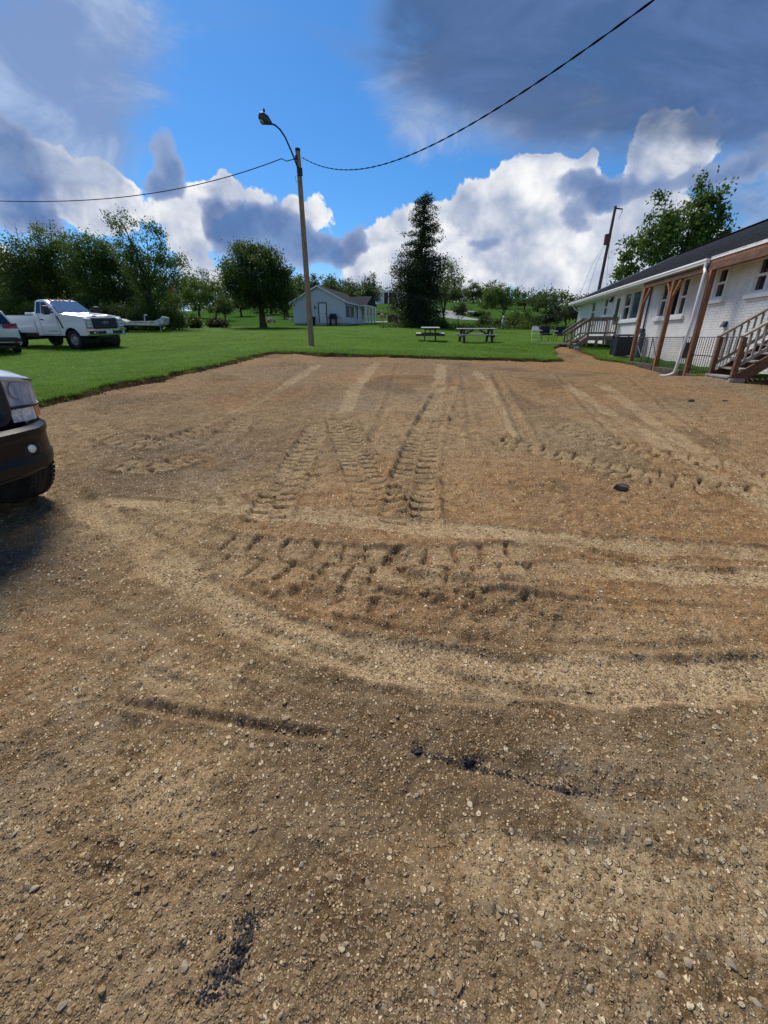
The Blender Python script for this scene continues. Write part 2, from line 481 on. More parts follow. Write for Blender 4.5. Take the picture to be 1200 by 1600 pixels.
RUTS = [  # narrow grooves with a berm: pixels, width, depth
    ([(165, 1085), (240, 1108), (330, 1122), (430, 1142), (560, 1160)], .022, .022),
    ([(770, 585), (800, 640), (826, 690)], .07, .04),
    ([(100, 745), (120, 770), (150, 785)], .06, .03),
    ([(515, 640), (560, 690), (605, 750)], .03, .014),
    ([(600, 900), (760, 906), (900, 915)], .05, .03),
    ([(640, 1040), (800, 1078), (960, 1085)], .03, .014),
    ([(630, 1170), (740, 1196), (920, 1235), (1080, 1262)], .06, .02),
    ([(330, 950), (480, 1010), (620, 1052)], .03, .014),
]
RUTS += [([(60, 900), (250, 990), (450, 1062), (700, 1095), (1000, 1102)], .03, .009), ([(0, 985), (200, 1045), (400, 1092)], .03, .009), ([(250, 835), (420, 935), (620, 988), (820, 1008)], .028, .012),
         ([(300, 815), (520, 898), (760, 928), (1200, 950)], .028, .010), ([(620, 568), (600, 640), (575, 700)], .05, .018), ([(720, 570), (730, 640), (748, 720)], .05, .014), ([(850, 572), (920, 640), (1020, 720), (1150, 800)], .05, .018),
         ([(960, 585), (1060, 650), (1190, 720)], .05, .016), ([(470, 575), (380, 640), (250, 700)], .05, .018), ([(900, 860), (1030, 880), (1200, 900)], .03, .012), ([(820, 1000), (1000, 1010), (1190, 1000)], .03, .010),
         ([(20, 1290), (200, 1330), (420, 1345)], .016, .007), ([(620, 1500), (640, 1560), (655, 1600)], .012, .006), ([(540, 1440), (548, 1500), (545, 1560)], .012, .006), ([(1000, 1330), (1100, 1345), (1195, 1375)], .016, .007)]
LUGS = [(path_pts(a), b, c, d) for a, b, c, d in LUGS]
BANDS = [(path_pts(a), b*.80, c) for a, b, c in BANDS]
RUTS = [(path_pts(a), b, c) for a, b, c in RUTS]
PATCH = [(P(750, 945), .60, .30, .065), (P(632, 785), .20, .42, .065), (P(690, 1000), .40, .14, .045), (P(560, 868), .7, .14, .05), (P(480, 915), .5, .14, .05), (P(300, 720), .5, .4, .025), (P(850, 760), .5, .4, .02)]
SOIL = [  # worn and stained zones of the lot: pixel, radii in metres, kind, weight
    (300, 690, 2.0, 1.5, 'dark', .55), (400, 615, 2.2, 2.0, 'dark', .5), (250, 640, 1.5, 1.0, 'dark', .4), (470, 860, .9, .2, 'dark', .5), (640, 740, .25, 1.0, 'dark', .6), (860, 850, .9, .12, 'dark', .45), (1130, 930, .7, .4, 'grey', .9), (1100, 860, 1.0, .25, 'dark', .4),
    (440, 1015, .8, .16, 'dark', .4), (200, 960, .9, .3, 'dark', .35), (330, 1130, .8, .12, 'dark', .45), (1000, 1240, .5, .12, 'dark', .5), (60, 1180, .3, .15, 'dark', .4), (150, 1320, .25, .10, 'dark', .45), (550, 1460, .10, .12, 'dark', .35), (700, 1500, .3, .06, 'dark', .3),
    (600, 575, 3.0, 2.0, 'grey', .9), (450, 590, 1.6, 1.6, 'grey', .7), (700, 590, 1.2, 2.5, 'grey', .7), (930, 790, 1.0, .8, 'grey', .6), (480, 720, .8, 1.5, 'grey', .5), (1150, 640, 2.5, 1.5, 'grey', .6), (420, 910, 1.0, .25, 'grey', .5),
    (900, 575, 2.5, 2.5, 'clay', .9), (470, 556, 2.5, 1.0, 'clay', .9), (300, 600, 1.5, 1.6, 'clay', .6), (740, 640, 1.0, 2.0, 'clay', .7), (620, 640, .6, 1.8, 'clay', .7), (760, 790, .9, .5, 'clay', .8), (640, 1050, .5, .12, 'clay', .4), (470, 845, 1.2, .2, 'clay', .6), (620, 1340, .4, .1, 'clay', .5), (870, 1110, .3, .1, 'clay', .6),
    (650, 660, 1.6, 3.0, 'pale', .45), (800, 640, 1.2, 2.5, 'pale', .45), (1000, 660, 2.2, 1.6, 'pale', .4), (170, 830, 1.2, .5, 'pale', .4), (300, 1060, .9, .2, 'pale', .35), (900, 990, .9, .3, 'pale', .4), (260, 1240, .5, .12, 'pale', .5), (560, 1300, .4, .10, 'pale', .4), (750, 1460, .25, .08, 'pale', .4)]
SOIL = [(P(a, b), rx, ry, k, w) for a, b, rx, ry, k, w in SOIL]
MOUND = [(P(445, 572), 1.0, .7, .16), (P(330, 590), 1.2, .8, .05), (P(1120, 606), 1.5, .5, .07)]


def dirt(x, y, fine=True):
    """height of the dirt and masks pale, clay, grey, dark"""
    h = G(x, y)
    h = h + (fbm(x, y, .45, 3, 21)-.5)*.07 + (fbm(x, y, 2.2, 3, 31)-.5)*.035
    rough = fbm(x, y, .8, 3, 77)
    loose = ssn(.40, .62, rough)
    pale = np.zeros(x.shape); dark = np.zeros(x.shape)
    smooth = np.zeros(x.shape)
    for pl, w, dp in BANDS:
        m, s, t, L = along(x, y, pl, w*.9)
        e = ssn(w*.60, w*.40, np.abs(t) + (fbm(x[m], y[m], 3, 4, 3)-.5)*.20)
        fade = ssn(0, .4, s)*ssn(L, L-.4, s)
        h[m] += e*fade*(-dp) + ssn(w*.16, 0, np.abs(np.abs(t)-w*.56))*fade*dp*.7
        tread = np.sin(s*2*math.pi/.05)*np.sign(np.sin(t*2*math.pi/.07)) if fine else 0
        h[m] += e*fade*.0016*tread
        pale[m] = np.maximum(pale[m], e*fade*(.42+.50*ssn(.32, .6, fbm(x[m], y[m], 1.6, 4, 12)))); smooth[m] = np.maximum(smooth[m], e*fade)
    for pl, w, p, dp in LUGS:
        m, s, t, L = along(x, y, pl, w*.75)
        jit = (fbm(x[m], y[m], 5, 3, 14)-.5)
        ph = s/p + np.where(t > 0, .5, 0) + np.abs(t)/w*.30 + jit*.5 + (fbm(x[m], y[m], 2, 2, 15)-.5)*1.1
        fr = ph - np.floor(ph); gw = np.clip(.25 + jit*.4, .12, .4)
        groove = ssn(0, .07, fr)*ssn(gw, gw-.10, fr)
        worn = ssn(.34, .52, fbm(x[m], y[m], 2.2, 3, 41))
        ins = ssn(w*.54, w*.46, np.abs(t) + jit*.07)*(ssn(.004, .02, np.abs(t + jit*.03)))
        fade = ssn(0, .35, s)*ssn(L, L-.35, s)*(.45 + .55*worn)
        crumb = (fbm(x[m], y[m], 22, 3, 16)-.5)
        h[m] += fade*(ins*(-dp*.25 - dp*.62*groove*(1+crumb)) + ssn(w*.13, 0, np.abs(np.abs(t)-w*.57))*dp*(.35+jit+crumb*.8))
        pale[m] = np.maximum(pale[m], ins*(1-groove)*fade*(.55 if p > .09 else .12))
        dark[m] = np.maximum(dark[m], ins*groove*fade*((.85 if p < .2 else .5) if p > .09 else .2))  # shade in the lug grooves goes into the dark colour mask
        smooth[m] = np.maximum(smooth[m], ins*(1-groove)*fade*.55)
    for pl, w, dp in RUTS:
        m, s, t, L = along(x, y, pl, w*4)
        fade = ssn(0, .25, s)*ssn(L, L-.25, s)*ssn(.2, .5, fbm(x[m], y[m], 2.5, 2, 51)+.1)
        t = t + (fbm(x[m], y[m], 5, 2, 52)-.5)*w
        h[m] += fade*(-dp*np.exp(-(t/w)**2) + dp*.55*np.exp(-((np.abs(t)-w*1.9)/(w*.8))**2))
        dark[m] = np.maximum(dark[m], min(.5, .18 + dp*12)*fade*np.exp(-(t/(w*.9))**2)*ssn(.25, .55, fbm(x[m], y[m], 7, 3, 53)))  # rut bottoms darkened in colour, standing in for their shadow
    clay = ssn(.55, .72, fbm(x, y, .33, 4, 61))*.7
    clay = np.maximum(clay, ssn(13, 17.5, y)*ssn(.42, .6, fbm(x, y, .6, 3, 68)))
    for c, rx, ry, a in PATCH:
        q = np.hypot((x-c[0])/rx, (y-c[1])/ry) + (fbm(x, y, 3, 3, 71)-.5)*.9
        e = ssn(1.15, .45, q)
        h += e*(a*(fbm(x, y, 9, 4, 72, .65)-.42))*1.5
        clay = np.maximum(clay, e*.75*ssn(.3, .6, fbm(x, y, 5, 3, 73))); dark = np.maximum(dark, e*.62*ssn(.56, .42, fbm(x, y, 9, 4, 72, .65)))
    for c, rx, ry, a in MOUND:
        q = np.hypot((x-c[0])/rx, (y-c[1])/ry)
        h += a*np.exp(-q*q*1.6)*(.8+.4*fbm(x, y, 4, 2, 78))
    grey = ssn(.50, .68, fbm(x, y, .38, 4, 81))
    grey = np.maximum(grey, ssn(.35, .8, ssn(2.0, 7, x)*.7*ssn(13, 4, y)+fbm(x, y, .9, 3, 84)*.45-.05))
    grey = np.maximum(grey, ssn(3.6, 1.0, y)*(.15 + .5*ssn(.35, .6, fbm(x, y, 1.1, 4, 86))))
    brk = fbm(x, y, 2.2, 4, 131); brk2 = fbm(x, y, 9, 3, 132)
    msk = dict(dark=dark, grey=grey, clay=clay, pale=pale)
    for c, rx, ry, kd, wt in SOIL:
        q = np.hypot((x-c[0])/rx, (y-c[1])/ry)
        e = ssn(1.25, .2, q + (brk-.5)*1.3)*wt*(.45+.55*ssn(.35, .6, brk2))
        msk[kd] = np.maximum(msk[kd], e)
    dark, grey, clay, pale = msk['dark'], msk['grey'], msk['clay'], msk['pale']
    loosed = loose*(1-smooth)
    if fine:
        h += loosed*(fbm(x, y, 14, 4, 91, .6)-.5)*.040 + (1-smooth*.7)*(fbm(x, y, 36, 4, 95, .65)-.5)*.020
    dk2 = ssn(.56, .75, fbm(x, y, .7, 4, 99))*.6
    dark = np.maximum(dark, dk2*(1-smooth))
    return h, pale, clay, grey, dark


def dirt_mat():
    m = bpy.data.materials.new('gravelly_dirt'); m.use_nodes = True
    t = NT(m.node_tree); p = m.node_tree.nodes['Principled BSDF']
    A = lambda n: t.new('ShaderNodeAttribute', attribute_name=n).outputs['Fac']
    co = t.new('ShaderNodeTexCoord').outputs['Object']
    n1 = t.noise(co, 1.2, 6, .65); n2 = t.noise(co, 7, 7, .72); n3 = t.noise(co, 70, 5, .75)
    g = t.math('ADD', t.math('MULTIPLY', n2, .55), t.math('MULTIPLY', n3, .45))
    base = t.mix(t.ss(.40, .60, g), (.120, .070, .030), (.325, .208, .098))
    base = t.mix(t.math('MULTIPLY', A('grey'), t.ss(.42, .58, g)), base, (.225, .178, .118))
    base = t.mix(t.math('MULTIPLY', A('clay'), .62), base, t.mix(t.ss(.40, .60, g), (.24, .10, .030), (.42, .215, .070)))
    base = t.mix(t.math('MULTIPLY', A('pale'), t.ss(.36, .56, g)), base, t.mix(t.ss(.3, .7, n3), (.40, .27, .135), (.56, .42, .24)))
    base = t.mix(t.math('MULTIPLY', A('dark'), .86), base, (.052, .031, .016))
    base = t.mix(t.math('MULTIPLY', t.ss(.55, .72, n1), .35), base, (.10, .070, .045))
    hgt = t.math('MULTIPLY', n3, .5)
    # small embedded chips of three sizes
    warp = t.vmath('ADD', co, t.vmath('MULTIPLY', t.noise(co, 40, 2, .5, out=1), (.012, .012, .012)))
    for sc_, lo, amt, hk in ((150, .42, .8, .35), (78, .55, .9, .7), (38, .72, .9, 1.2)):
        v = t.new('ShaderNodeTexVoronoi'); t.put(v.inputs['Vector'], warp); v.inputs['Scale'].default_value = sc_; v.inputs['Randomness'].default_value = .95
        sp = t.new('ShaderNodeSeparateColor'); t.put(sp.inputs[0], v.outputs['Color'])
        thr = t.math('SUBTRACT', lo, t.math('MULTIPLY', t.math('SUBTRACT', A('pale'), A('dark')), .16))
        chip = t.math('MULTIPLY', t.ss(.46, .34, v.outputs['Distance']), t.math('GREATER_THAN', sp.outputs[0], thr))
        cc = t.new('ShaderNodeValToRGB'); t.put(cc.inputs[0], sp.outputs[1]); e = cc.color_ramp.elements
        e[0].color = (.13, .082, .042, 1); e[1].color = (.72, .59, .40, 1)
        q = e.new(.35); q.color = (.28, .185, .092, 1); q = e.new(.65); q.color = (.48, .36, .205, 1)
        base = t.mix(t.math('MULTIPLY', chip, amt), base, cc.outputs[0])
        hgt = t.math('ADD', hgt, t.math('MULTIPLY', chip, hk))
    t.put(p.inputs['Base Color'], base); p.inputs['Roughness'].default_value = .95; p.inputs['Specular IOR Level'].default_value = .15
    b = t.new('ShaderNodeBump'); b.inputs['Strength'].default_value = 1.0; b.inputs['Distance'].default_value = .010
    t.put(b.inputs['Height'], hgt); t.put(p.inputs['Normal'], b.outputs[0])
    return m


M_DIRT = dirt_mat()
ys = [-10, -6, -3.5, -2, -1, -.5, -.2, 0, .12, .2]; y = .25
while y < 25.2: ys.append(y); y += .0042*y + .0036
ys = np.array(ys); NC = 640
us = np.linspace(-1, 1, NC)
wd = np.where(ys < .2, 1.6 + np.clip(.2-ys, 0, 3)*5, 1.08*np.maximum(ys, .2) + 1.35)
wd[ys < -1] = 16
more = np.array([.06, .14, .25, .4, .6, .85, 1.2, 1.6, 2.2, 3.0, 4.0, 5.5])
uu = np.concatenate([-np.ones(12), us, np.ones(12)]); ext = np.concatenate([-more[::-1], np.zeros(NC), more]); NC += 24
gx = uu[None, :]*wd[:, None] + ext[None, :]; gy = np.repeat(ys[:, None], NC, 1)
fx, fy = gx.ravel(), gy.ravel()
near = fy > .2
H, PA, CL, GR, DK = dirt(fx, fy)
sd = edge(fx, fy)
PA *= 1
H = H - ssn(.02, .3, sd)*.06
nr = len(ys)
I = np.arange(nr*NC).reshape(nr, NC)
Q = np.stack([I[:-1, :-1], I[:-1, 1:], I[1:, 1:], I[1:, :-1]], -1).reshape(-1, 4)
keep = (sd[Q].min(1) < .34)
Q = Q[keep]
used = np.zeros(nr*NC, bool); used[Q.ravel()] = True
remap = np.cumsum(used)-1
Vd = np.stack([fx, fy, H], 1)[used]
o = mesh_obj('dirt_lot', Vd, remap[Q], M_DIRT, smooth=True)
for nm, arr in (('pale', PA), ('clay', CL), ('grey', GR), ('dark', DK)):
    a = o.data.attributes.new(nm, 'FLOAT', 'POINT'); a.data.foreach_set('value', arr[used].astype(np.float32))
tag(o, 'bare brown dirt and gravel lot with tyre tracks', None, None, 'structure')

# ------------------------------------------------------------------ lawn and hillside
def grass_mat():
    m = bpy.data.materials.new('lawn_grass'); m.use_nodes = True
    t = NT(m.node_tree); p = m.node_tree.nodes['Principled BSDF']
    co = t.new('ShaderNodeTexCoord').outputs['Object']
    soil = t.new('ShaderNodeAttribute', attribute_name='soil').outputs['Fac']
    n = t.noise(co, .35, 4, .6); n2 = t.noise(co, 3.5, 5, .7); n3 = t.noise(co, 22, 4, .7)
    c = t.mix(t.ss(.3, .7, n), (.036, .088, .018), (.056, .118, .024))
    c = t.mix(t.math('MULTIPLY', t.ss(.4, .75, n2), .55), c, (.080, .140, .030))
    c = t.mix(t.math('MULTIPLY', t.ss(.45, .8, n3), .5), c, (.020, .065, .010))
    c = t.mix(soil, c, t.mix(t.ss(.3, .7, n3), (.035, .022, .013), (.12, .07, .036)))
    t.put(p.inputs['Base Color'], c); p.inputs['Roughness'].default_value = 1; p.inputs['Specular IOR Level'].default_value = 0
    b = t.new('ShaderNodeBump'); b.inputs['Strength'].default_value = .8; b.inputs['Distance'].default_value = .05
    t.put(b.inputs['Height'], t.math('ADD', n3, n2)); t.put(p.inputs['Normal'], b.outputs[0])
    return m


M_GRASS = grass_mat()
def spaced(segs):
    out = []
    for a, b, st in segs: out += list(np.arange(a, b-1e-6, st))
    return np.array(out + [segs[-1][1]])
xs = spaced([(-700, -150, 50), (-150, -60, 10), (-60, -22, 2), (-22, -8, .5), (-8, 12, .14), (12, 24, .5), (24, 60, 2), (60, 150, 10), (150, 700, 50)])
yy = spaced([(-80, -10, 10), (-10, 4, 1), (4, 27, .14), (27, 50, .6), (50, 170, 2.5), (170, 300, 13), (300, 900, 60)])
X, Y = np.meshgrid(xs, yy); X = X.ravel(); Y = Y.ravel()
sd = edge(X, Y)
def lawn_h(x, y, sd=None):
    if sd is None: sd = edge(x, y)
    return G(x, y) + (.10*ssn(-.06, .12, sd) + .03*ssn(.1, .8, sd))*(1 - ssn(.6, 5, sd)) + (fbm(x, y, .3, 3, 3)-.5)*.05 + (fbm(x, y, 2, 3, 4)-.5)*.03*ssn(40, 20, y) - .16*ssn(-.02, -.25, sd)
Z = lawn_h(X, Y, sd)
nr, nc = len(yy), len(xs)
I = np.arange(nr*nc).reshape(nr, nc)
Q = np.stack([I[:-1, :-1], I[:-1, 1:], I[1:, 1:], I[1:, :-1]], -1).reshape(-1, 4)
Q = Q[sd[Q].max(1) > -.28]
cy = Y[Q].mean(1)
soil = ssn(.20, .02, sd + (fbm(X, Y, 3, 2, 8)-.5)*.25)
for nm, sel, lb in (('lawn', cy < 49, 'mown green lawn around the dirt lot'), ('hillside', cy >= 49, 'grassy cemetery hillside rising behind the lawn')):
    q = Q[sel]; used = np.zeros(nr*nc, bool); used[q.ravel()] = True; rm = np.cumsum(used)-1
    o = mesh_obj(nm, np.stack([X, Y, Z], 1)[used], rm[q], M_GRASS, smooth=True)
    a = o.data.attributes.new('soil', 'FLOAT', 'POINT'); a.data.foreach_set('value', soil[used].astype(np.float32))
    tag(o, lb, None, None, 'structure')


def gz(x, y): return float(lawn_h(np.array([float(x)]), np.array([float(y)]))[0])


# geometry-nodes scatter used for gravel and grass (uncountable stuff)
def scatter(name, pts, scales, rots, protos, m, seed=0):
    me = bpy.data.meshes.new(name); me.vertices.add(len(pts)); me.vertices.foreach_set('co', pts.astype(np.float32).ravel())
    for nm, ty, arr in (('sz', 'FLOAT_VECTOR', scales), ('rt', 'FLOAT_VECTOR', rots)):
        a = me.attributes.new(nm, ty, 'POINT'); a.data.foreach_set('vector', arr.astype(np.float32).ravel())
    me.materials.append(m)
    o = link(bpy.data.objects.new(name, me))
    ng = bpy.data.node_groups.new(name, 'GeometryNodeTree')
    ng.interface.new_socket('Geometry', in_out='INPUT', socket_type='NodeSocketGeometry'); ng.interface.new_socket('Geometry', in_out='OUTPUT', socket_type='NodeSocketGeometry')
    N = ng.nodes; L = ng.links
    gi = N.new('NodeGroupInput'); go = N.new('NodeGroupOutput'); jn = N.new('GeometryNodeJoinGeometry')
    idx = N.new('GeometryNodeInputIndex')
    def attr(nm):
        a = N.new('GeometryNodeInputNamedAttribute'); a.data_type = 'FLOAT_VECTOR'; a.inputs[0].default_value = nm; return a.outputs[0]
    k = len(protos)
    for i, pm in enumerate(protos):
        md = N.new('FunctionNodeCompare'); md.data_type = 'INT'; md.operation = 'EQUAL'
        mo = N.new('ShaderNodeMath'); mo.operation = 'MODULO'; L.new(idx.outputs[0], mo.inputs[0]); mo.inputs[1].default_value = k
        L.new(mo.outputs[0], md.inputs[2]); md.inputs[3].default_value = i
        ip = N.new('GeometryNodeInstanceOnPoints'); L.new(gi.outputs[0], ip.inputs['Points']); L.new(md.outputs[0], ip.inputs['Selection'])
        src = N.new('GeometryNodeObjectInfo'); src.inputs[0].default_value = pm; src.transform_space = 'ORIGINAL'
        L.new(src.outputs['Geometry'], ip.inputs['Instance'])
        L.new(attr('rt'), ip.inputs['Rotation']); L.new(attr('sz'), ip.inputs['Scale'])
        L.new(ip.outputs[0], jn.inputs[0])
    L.new(jn.outputs[0], go.inputs[0])
    mdf = o.modifiers.new('scatter', 'NODES'); mdf.node_group = ng
    return o


def hidden_proto(name, V, F, m, smooth=False):
    """a mesh used only as the source shape of a scatter; not linked into the scene"""
    me = bpy.data.meshes.new(name); me.from_pydata([tuple(map(float, v)) for v in V], [], [tuple(map(int, f)) for f in F]); me.update()
    if smooth: me.polygons.foreach_set('use_smooth', [True]*len(me.polygons))
    me.materials.append(m)
    return bpy.data.objects.new(name, me)


def stone_shape(seed, flat=.55, rough=.28, sub=1):
    import bmesh
    r = random.Random(seed); bm = bmesh.new(); bmesh.ops.create_icosphere(bm, subdivisions=sub, radius=1)
    ax = Vector((r.uniform(.8, 1.25), r.uniform(.55, .95), flat*r.uniform(.7, 1.2)))
    cuts = [(Vector((r.gauss(0, 1), r.gauss(0, 1), r.gauss(0, 1))).normalized(), r.uniform(.42, .75)) for _ in range(7)]
    for v in bm.verts:
        p = v.co.copy()
        for n, dd in cuts:
            q = p.dot(n)
            if q > dd: p -= n*(q-dd)
        p *= 1 + r.uniform(-rough, rough)*.35
        v.co = Vector((p.x*ax.x, p.y*ax.y, p.z*ax.z))
    bm.verts.index_update()
    V = [v.co[:] for v in bm.verts]; F = [[v.index for v in f.verts] for f in bm.faces]; bm.free(); return V, F


def stone_mat(name, cols, rough=.85):
    m = bpy.data.materials.new(name); m.use_nodes = True
    t = NT(m.node_tree); p = m.node_tree.nodes['Principled BSDF']
    r = t.new('ShaderNodeObjectInfo').outputs['Random']
    cr = t.new('ShaderNodeValToRGB'); t.put(cr.inputs[0], r); el = cr.color_ramp.elements
    for i, c in enumerate(cols):
        e = el[i] if i < 2 else el.new(0)
        e.position = i/(len(cols)-1); e.color = (*c, 1)
    n = t.noise(t.new('ShaderNodeTexCoord').outputs['Object'], 2.2, 5, .7)
    c = t.mix(t.math('MULTIPLY', t.ss(.35, .7, n), .4), cr.outputs[0], (.20, .13, .07))
    t.put(p.inputs['Base Color'], c); p.inputs['Roughness'].default_value = rough; p.inputs['Specular IOR Level'].default_value = .3
    return m


M_PEB = stone_mat('pebble', [(.21, .142, .075), (.33, .235, .13), (.48, .37, .225), (.26, .175, .095), (.60, .485, .32), (.36, .285, .19), (.22, .147, .075), (.74, .63, .46), (.33, .235, .135)])
protos = [hidden_proto('pebble_shape', *stone_shape(s, .6, .3), M_PEB) for s in range(6)]
n = 230000
ly = np.exp(RNG.uniform(math.log(.38), math.log(15), n)); lx = RNG.uniform(-1, 1, n)*(1.0*ly + .75)
h, pa, cl, gr, dk = dirt(lx, ly)
prob = (.18 + .82*ssn(.38, .6, fbm(lx, ly, 1.3, 4, 111)))*(.75 + .3*pa + .3*gr - .35*dk)
kp = (RNG.uniform(0, 1, n) < prob) & (sdist(lx, ly) < -.1)
lx, ly, h = lx[kp], ly[kp], h[kp]; n = len(lx)
sz = .0027*np.exp(RNG.normal(0, .52, n)) + .00072*ly
sz = np.minimum(sz, .022 + .0004*ly)
sc = np.stack([sz*RNG.uniform(.8, 1.25, n), sz*RNG.uniform(.8, 1.2, n), sz*RNG.uniform(.42, .85, n)], 1)
o = scatter('gravel', np.stack([lx, ly, h + sz*.0], 1), sc, np.stack([RNG.uniform(-.5, .5, n), RNG.uniform(-.5, .5, n), RNG.uniform(0, 6.28, n)], 1), protos, M_PEB)
tag(o, 'pale limestone gravel scattered over the brown dirt', 'gravel', None, 'stuff')

# single loose stones
M_STONE = stone_mat('pale_stone', [(.32, .26, .18), (.42, .355, .26), (.50, .44, .34), (.36, .30, .22), (.47, .40, .30), (.30, .26, .20)])
sshapes = [hidden_proto('loose_stone', *stone_shape(100+s, .5, .3, 2), M_STONE).data for s in range(7)]
stones = [(438, 1378, 9), (780, 1425, 10), (722, 1307, 10), (652, 1246, 8), (638, 1244, 8), (841, 1482, 11), (846, 1578, 9), (1072, 1505, 12), (1143, 1505, 13), (1035, 1523, 13),
          (1011, 1318, 9), (972, 1305, 8), (948, 1350, 9), (683, 1415, 9), (920, 1545, 11), (1182, 1571, 13), (288, 1512, 14), (238, 1460, 8), (234, 1516, 8), (52, 1386, 11),
          (29, 1462, 9), (773, 1407, 7), (804, 1435, 7), (862, 1451, 7), (677, 1560, 9), (100, 1572, 9), (472, 1354, 8), (545, 1335, 8), (483, 1402, 8), (206, 1298, 7), (186, 1336, 7),
          (262, 1158, 6), (234, 1157, 7), (397, 1168, 6), (553, 1113, 6), (430, 1136, 6), (416, 1082, 5), (695, 1086, 6), (1000, 1155, 8), (1120, 1135, 8), (1170, 1145, 7), (885, 1043, 6),
          (975, 1044, 7), (938, 1032, 5), (795, 913, 7), (1146, 990, 6), (962, 1106, 6), (1003, 1040, 6), (880, 1175, 7), (860, 1182, 7), (640, 1315, 6), (757, 1355, 5), (540, 1480, 7),
          (1075, 1420, 9), (1110, 1386, 8), (1160, 1330, 9), (1040, 1265, 8), (905, 1300, 6), (350, 1400, 6), (130, 1435, 7), (20, 1300, 6), (330, 1298, 6), (600, 1580, 7), (440, 1590, 8), (1010, 1590, 11)]
for k, (px, py, wpx) in enumerate(stones):
    q = P(px, py); dist = math.sqrt(q[0]**2+q[1]**2+1.5**2); r = wpx*.5/FPX*dist*.95
    hh = float(dirt(np.array([q[0]]), np.array([q[1]]))[0][0])
    o = share('stone', sshapes[k % 7], None, (q[0], q[1], hh + r*.15), (random.uniform(-.2, .2), random.uniform(-.2, .2), random.uniform(0, 6.3)), (r, r, r*.9))
    tag(o, 'pale limestone chip lying loose on the brown dirt', 'stone', 'pale stones lying loose on the lot')
M_ROCK = mat('dark_rock', (.07, .06, .052), .9, var=.35, scale=4, bump=.6, bscale=12)
for px, py, wpx, lb in ((968, 763, 24, 'dark grey rock standing alone on the right of the lot'), (1080, 628, 9, 'small black clod below the corner porch post, nearest the downspout'),
                        (1131, 628, 9, 'small black clod below the porch stairs, right of another clod')):
    q = P(px, py); r = wpx*.5/FPX*math.hypot(q[1], 1.5); V, F = stone_shape(int(px), .55, .35, 2)
    o = mesh_obj('rock', np.array(V)*r, F, M_ROCK, loc=(q[0], q[1], float(dirt(q[:1].copy(), q[1:2].copy())[0][0]) + r*.2)); tag(o, lb, 'rock')
M_ASPH = mat('asphalt_crumb', (.016, .015, .016), .7, var=.7, scale=30, bump=.7, bscale=80)
for px, py, wpx, lb in ((652, 1176, 15, 'black asphalt lump at the left end of the crumb line'), (735, 1190, 19, 'black asphalt lump with a pale chip in the middle of the crumb line'),
                        (882, 1232, 14, 'flat black asphalt piece at the right end of the crumb line')):
    q = P(px, py); r = wpx*.5/FPX*math.hypot(q[1], 1.5); V, F = stone_shape(int(px)+3, .55, .6, 3)
    V = [tuple(c*(1+random.uniform(-.16, .16)) for c in v) for v in V]
    o = mesh_obj('asphalt_lump', np.array(V)*r, F, M_ASPH, loc=(q[0], q[1], float(dirt(q[:1].copy(), q[1:2].copy())[0][0]) + r*.15)); tag(o, lb, 'asphalt')
mb = MB()
ap = []
for a, b, n_, sp in (((650, 1178), (745, 1198), 130, 6), ((745, 1198), (905, 1236), 150, 5), ((905, 1236), (1060, 1258), 30, 8), ((650, 1178), (654, 1172), 45, 7), ((735, 1190), (738, 1186), 70, 10), ((880, 1230), (915, 1236), 50, 6), ((390, 1430), (370, 1500), 190, 9), ((370, 1500), (322, 1565), 230, 12), ((345, 1465), (345, 1470), 14, 5), ((10, 1165), (50, 1150), 20, 8)):
    for _ in range(n_):
        f = random.random(); ap.append((a[0]+(b[0]-a[0])*f + random.gauss(0, sp), a[1]+(b[1]-a[1])*f + random.gauss(0, sp*.6), random.uniform(.0025, .008)))
aw = np.array([[*P(a, b)[:2], r] for a, b, r in ap]); ah = dirt(aw[:, 0].copy(), aw[:, 1].copy())[0]
for (x_, y_, r), z_ in zip(aw, ah):
    V, F = stone_shape(random.randint(0, 20), .6, .5); a = random.uniform(0, 6.3); c_, s_ = math.cos(a)*r, math.sin(a)*r
    mb.add([(x_+v[0]*c_-v[1]*s_, y_+v[0]*s_+v[1]*c_, z_+v[2]*r+r*.1) for v in V], F)
tag(mb.build('asphalt_crumbs', M_ASPH), 'line of black asphalt crumbs across the dirt', 'asphalt crumbs', None, 'stuff')
# soil clods of the torn turf edge
M_CLOD = mat('soil_clod', (.055, .034, .02), .95, var=.5, scale=9)
n = 2600; seg = []
for i in range(len(LOT)-1):
    a, b = LOT[i], LOT[i+1]
    if a[1] > 5 and i < 16:
        for _ in range(int(np.hypot(*(b-a))*90)): f = random.random(); seg.append(a+(b-a)*f + RNG.normal(0, .11, 2))
cp = np.array(seg); e = edge(cp[:, 0], cp[:, 1])
for _ in range(3):      # pull the clods to the real edge
    g = 1e-2
    gx_ = (edge(cp[:, 0]+g, cp[:, 1]) - e)/g; gy_ = (edge(cp[:, 0], cp[:, 1]+g) - e)/g
    l = np.maximum(gx_**2+gy_**2, .3); off = RNG.normal(-.04, .09, len(cp))
    cp[:, 0] -= gx_/l*(e-off)*.7; cp[:, 1] -= gy_/l*(e-off)*.7; e = edge(cp[:, 0], cp[:, 1])
hz = np.maximum(dirt(cp[:, 0].copy(), cp[:, 1].copy())[0], lawn_h(cp[:, 0], cp[:, 1]) - .03)
s_ = .016*np.exp(RNG.normal(0, .5, len(cp)))
protos = [hidden_proto('clod_shape', *stone_shape(40+s, .75, .5), M_CLOD) for s in range(4)]
o = scatter('soil_clods', np.column_stack([cp, hz]), np.repeat(s_[:, None], 3, 1), RNG.uniform(0, 6, (len(cp), 3)), protos, M_CLOD)
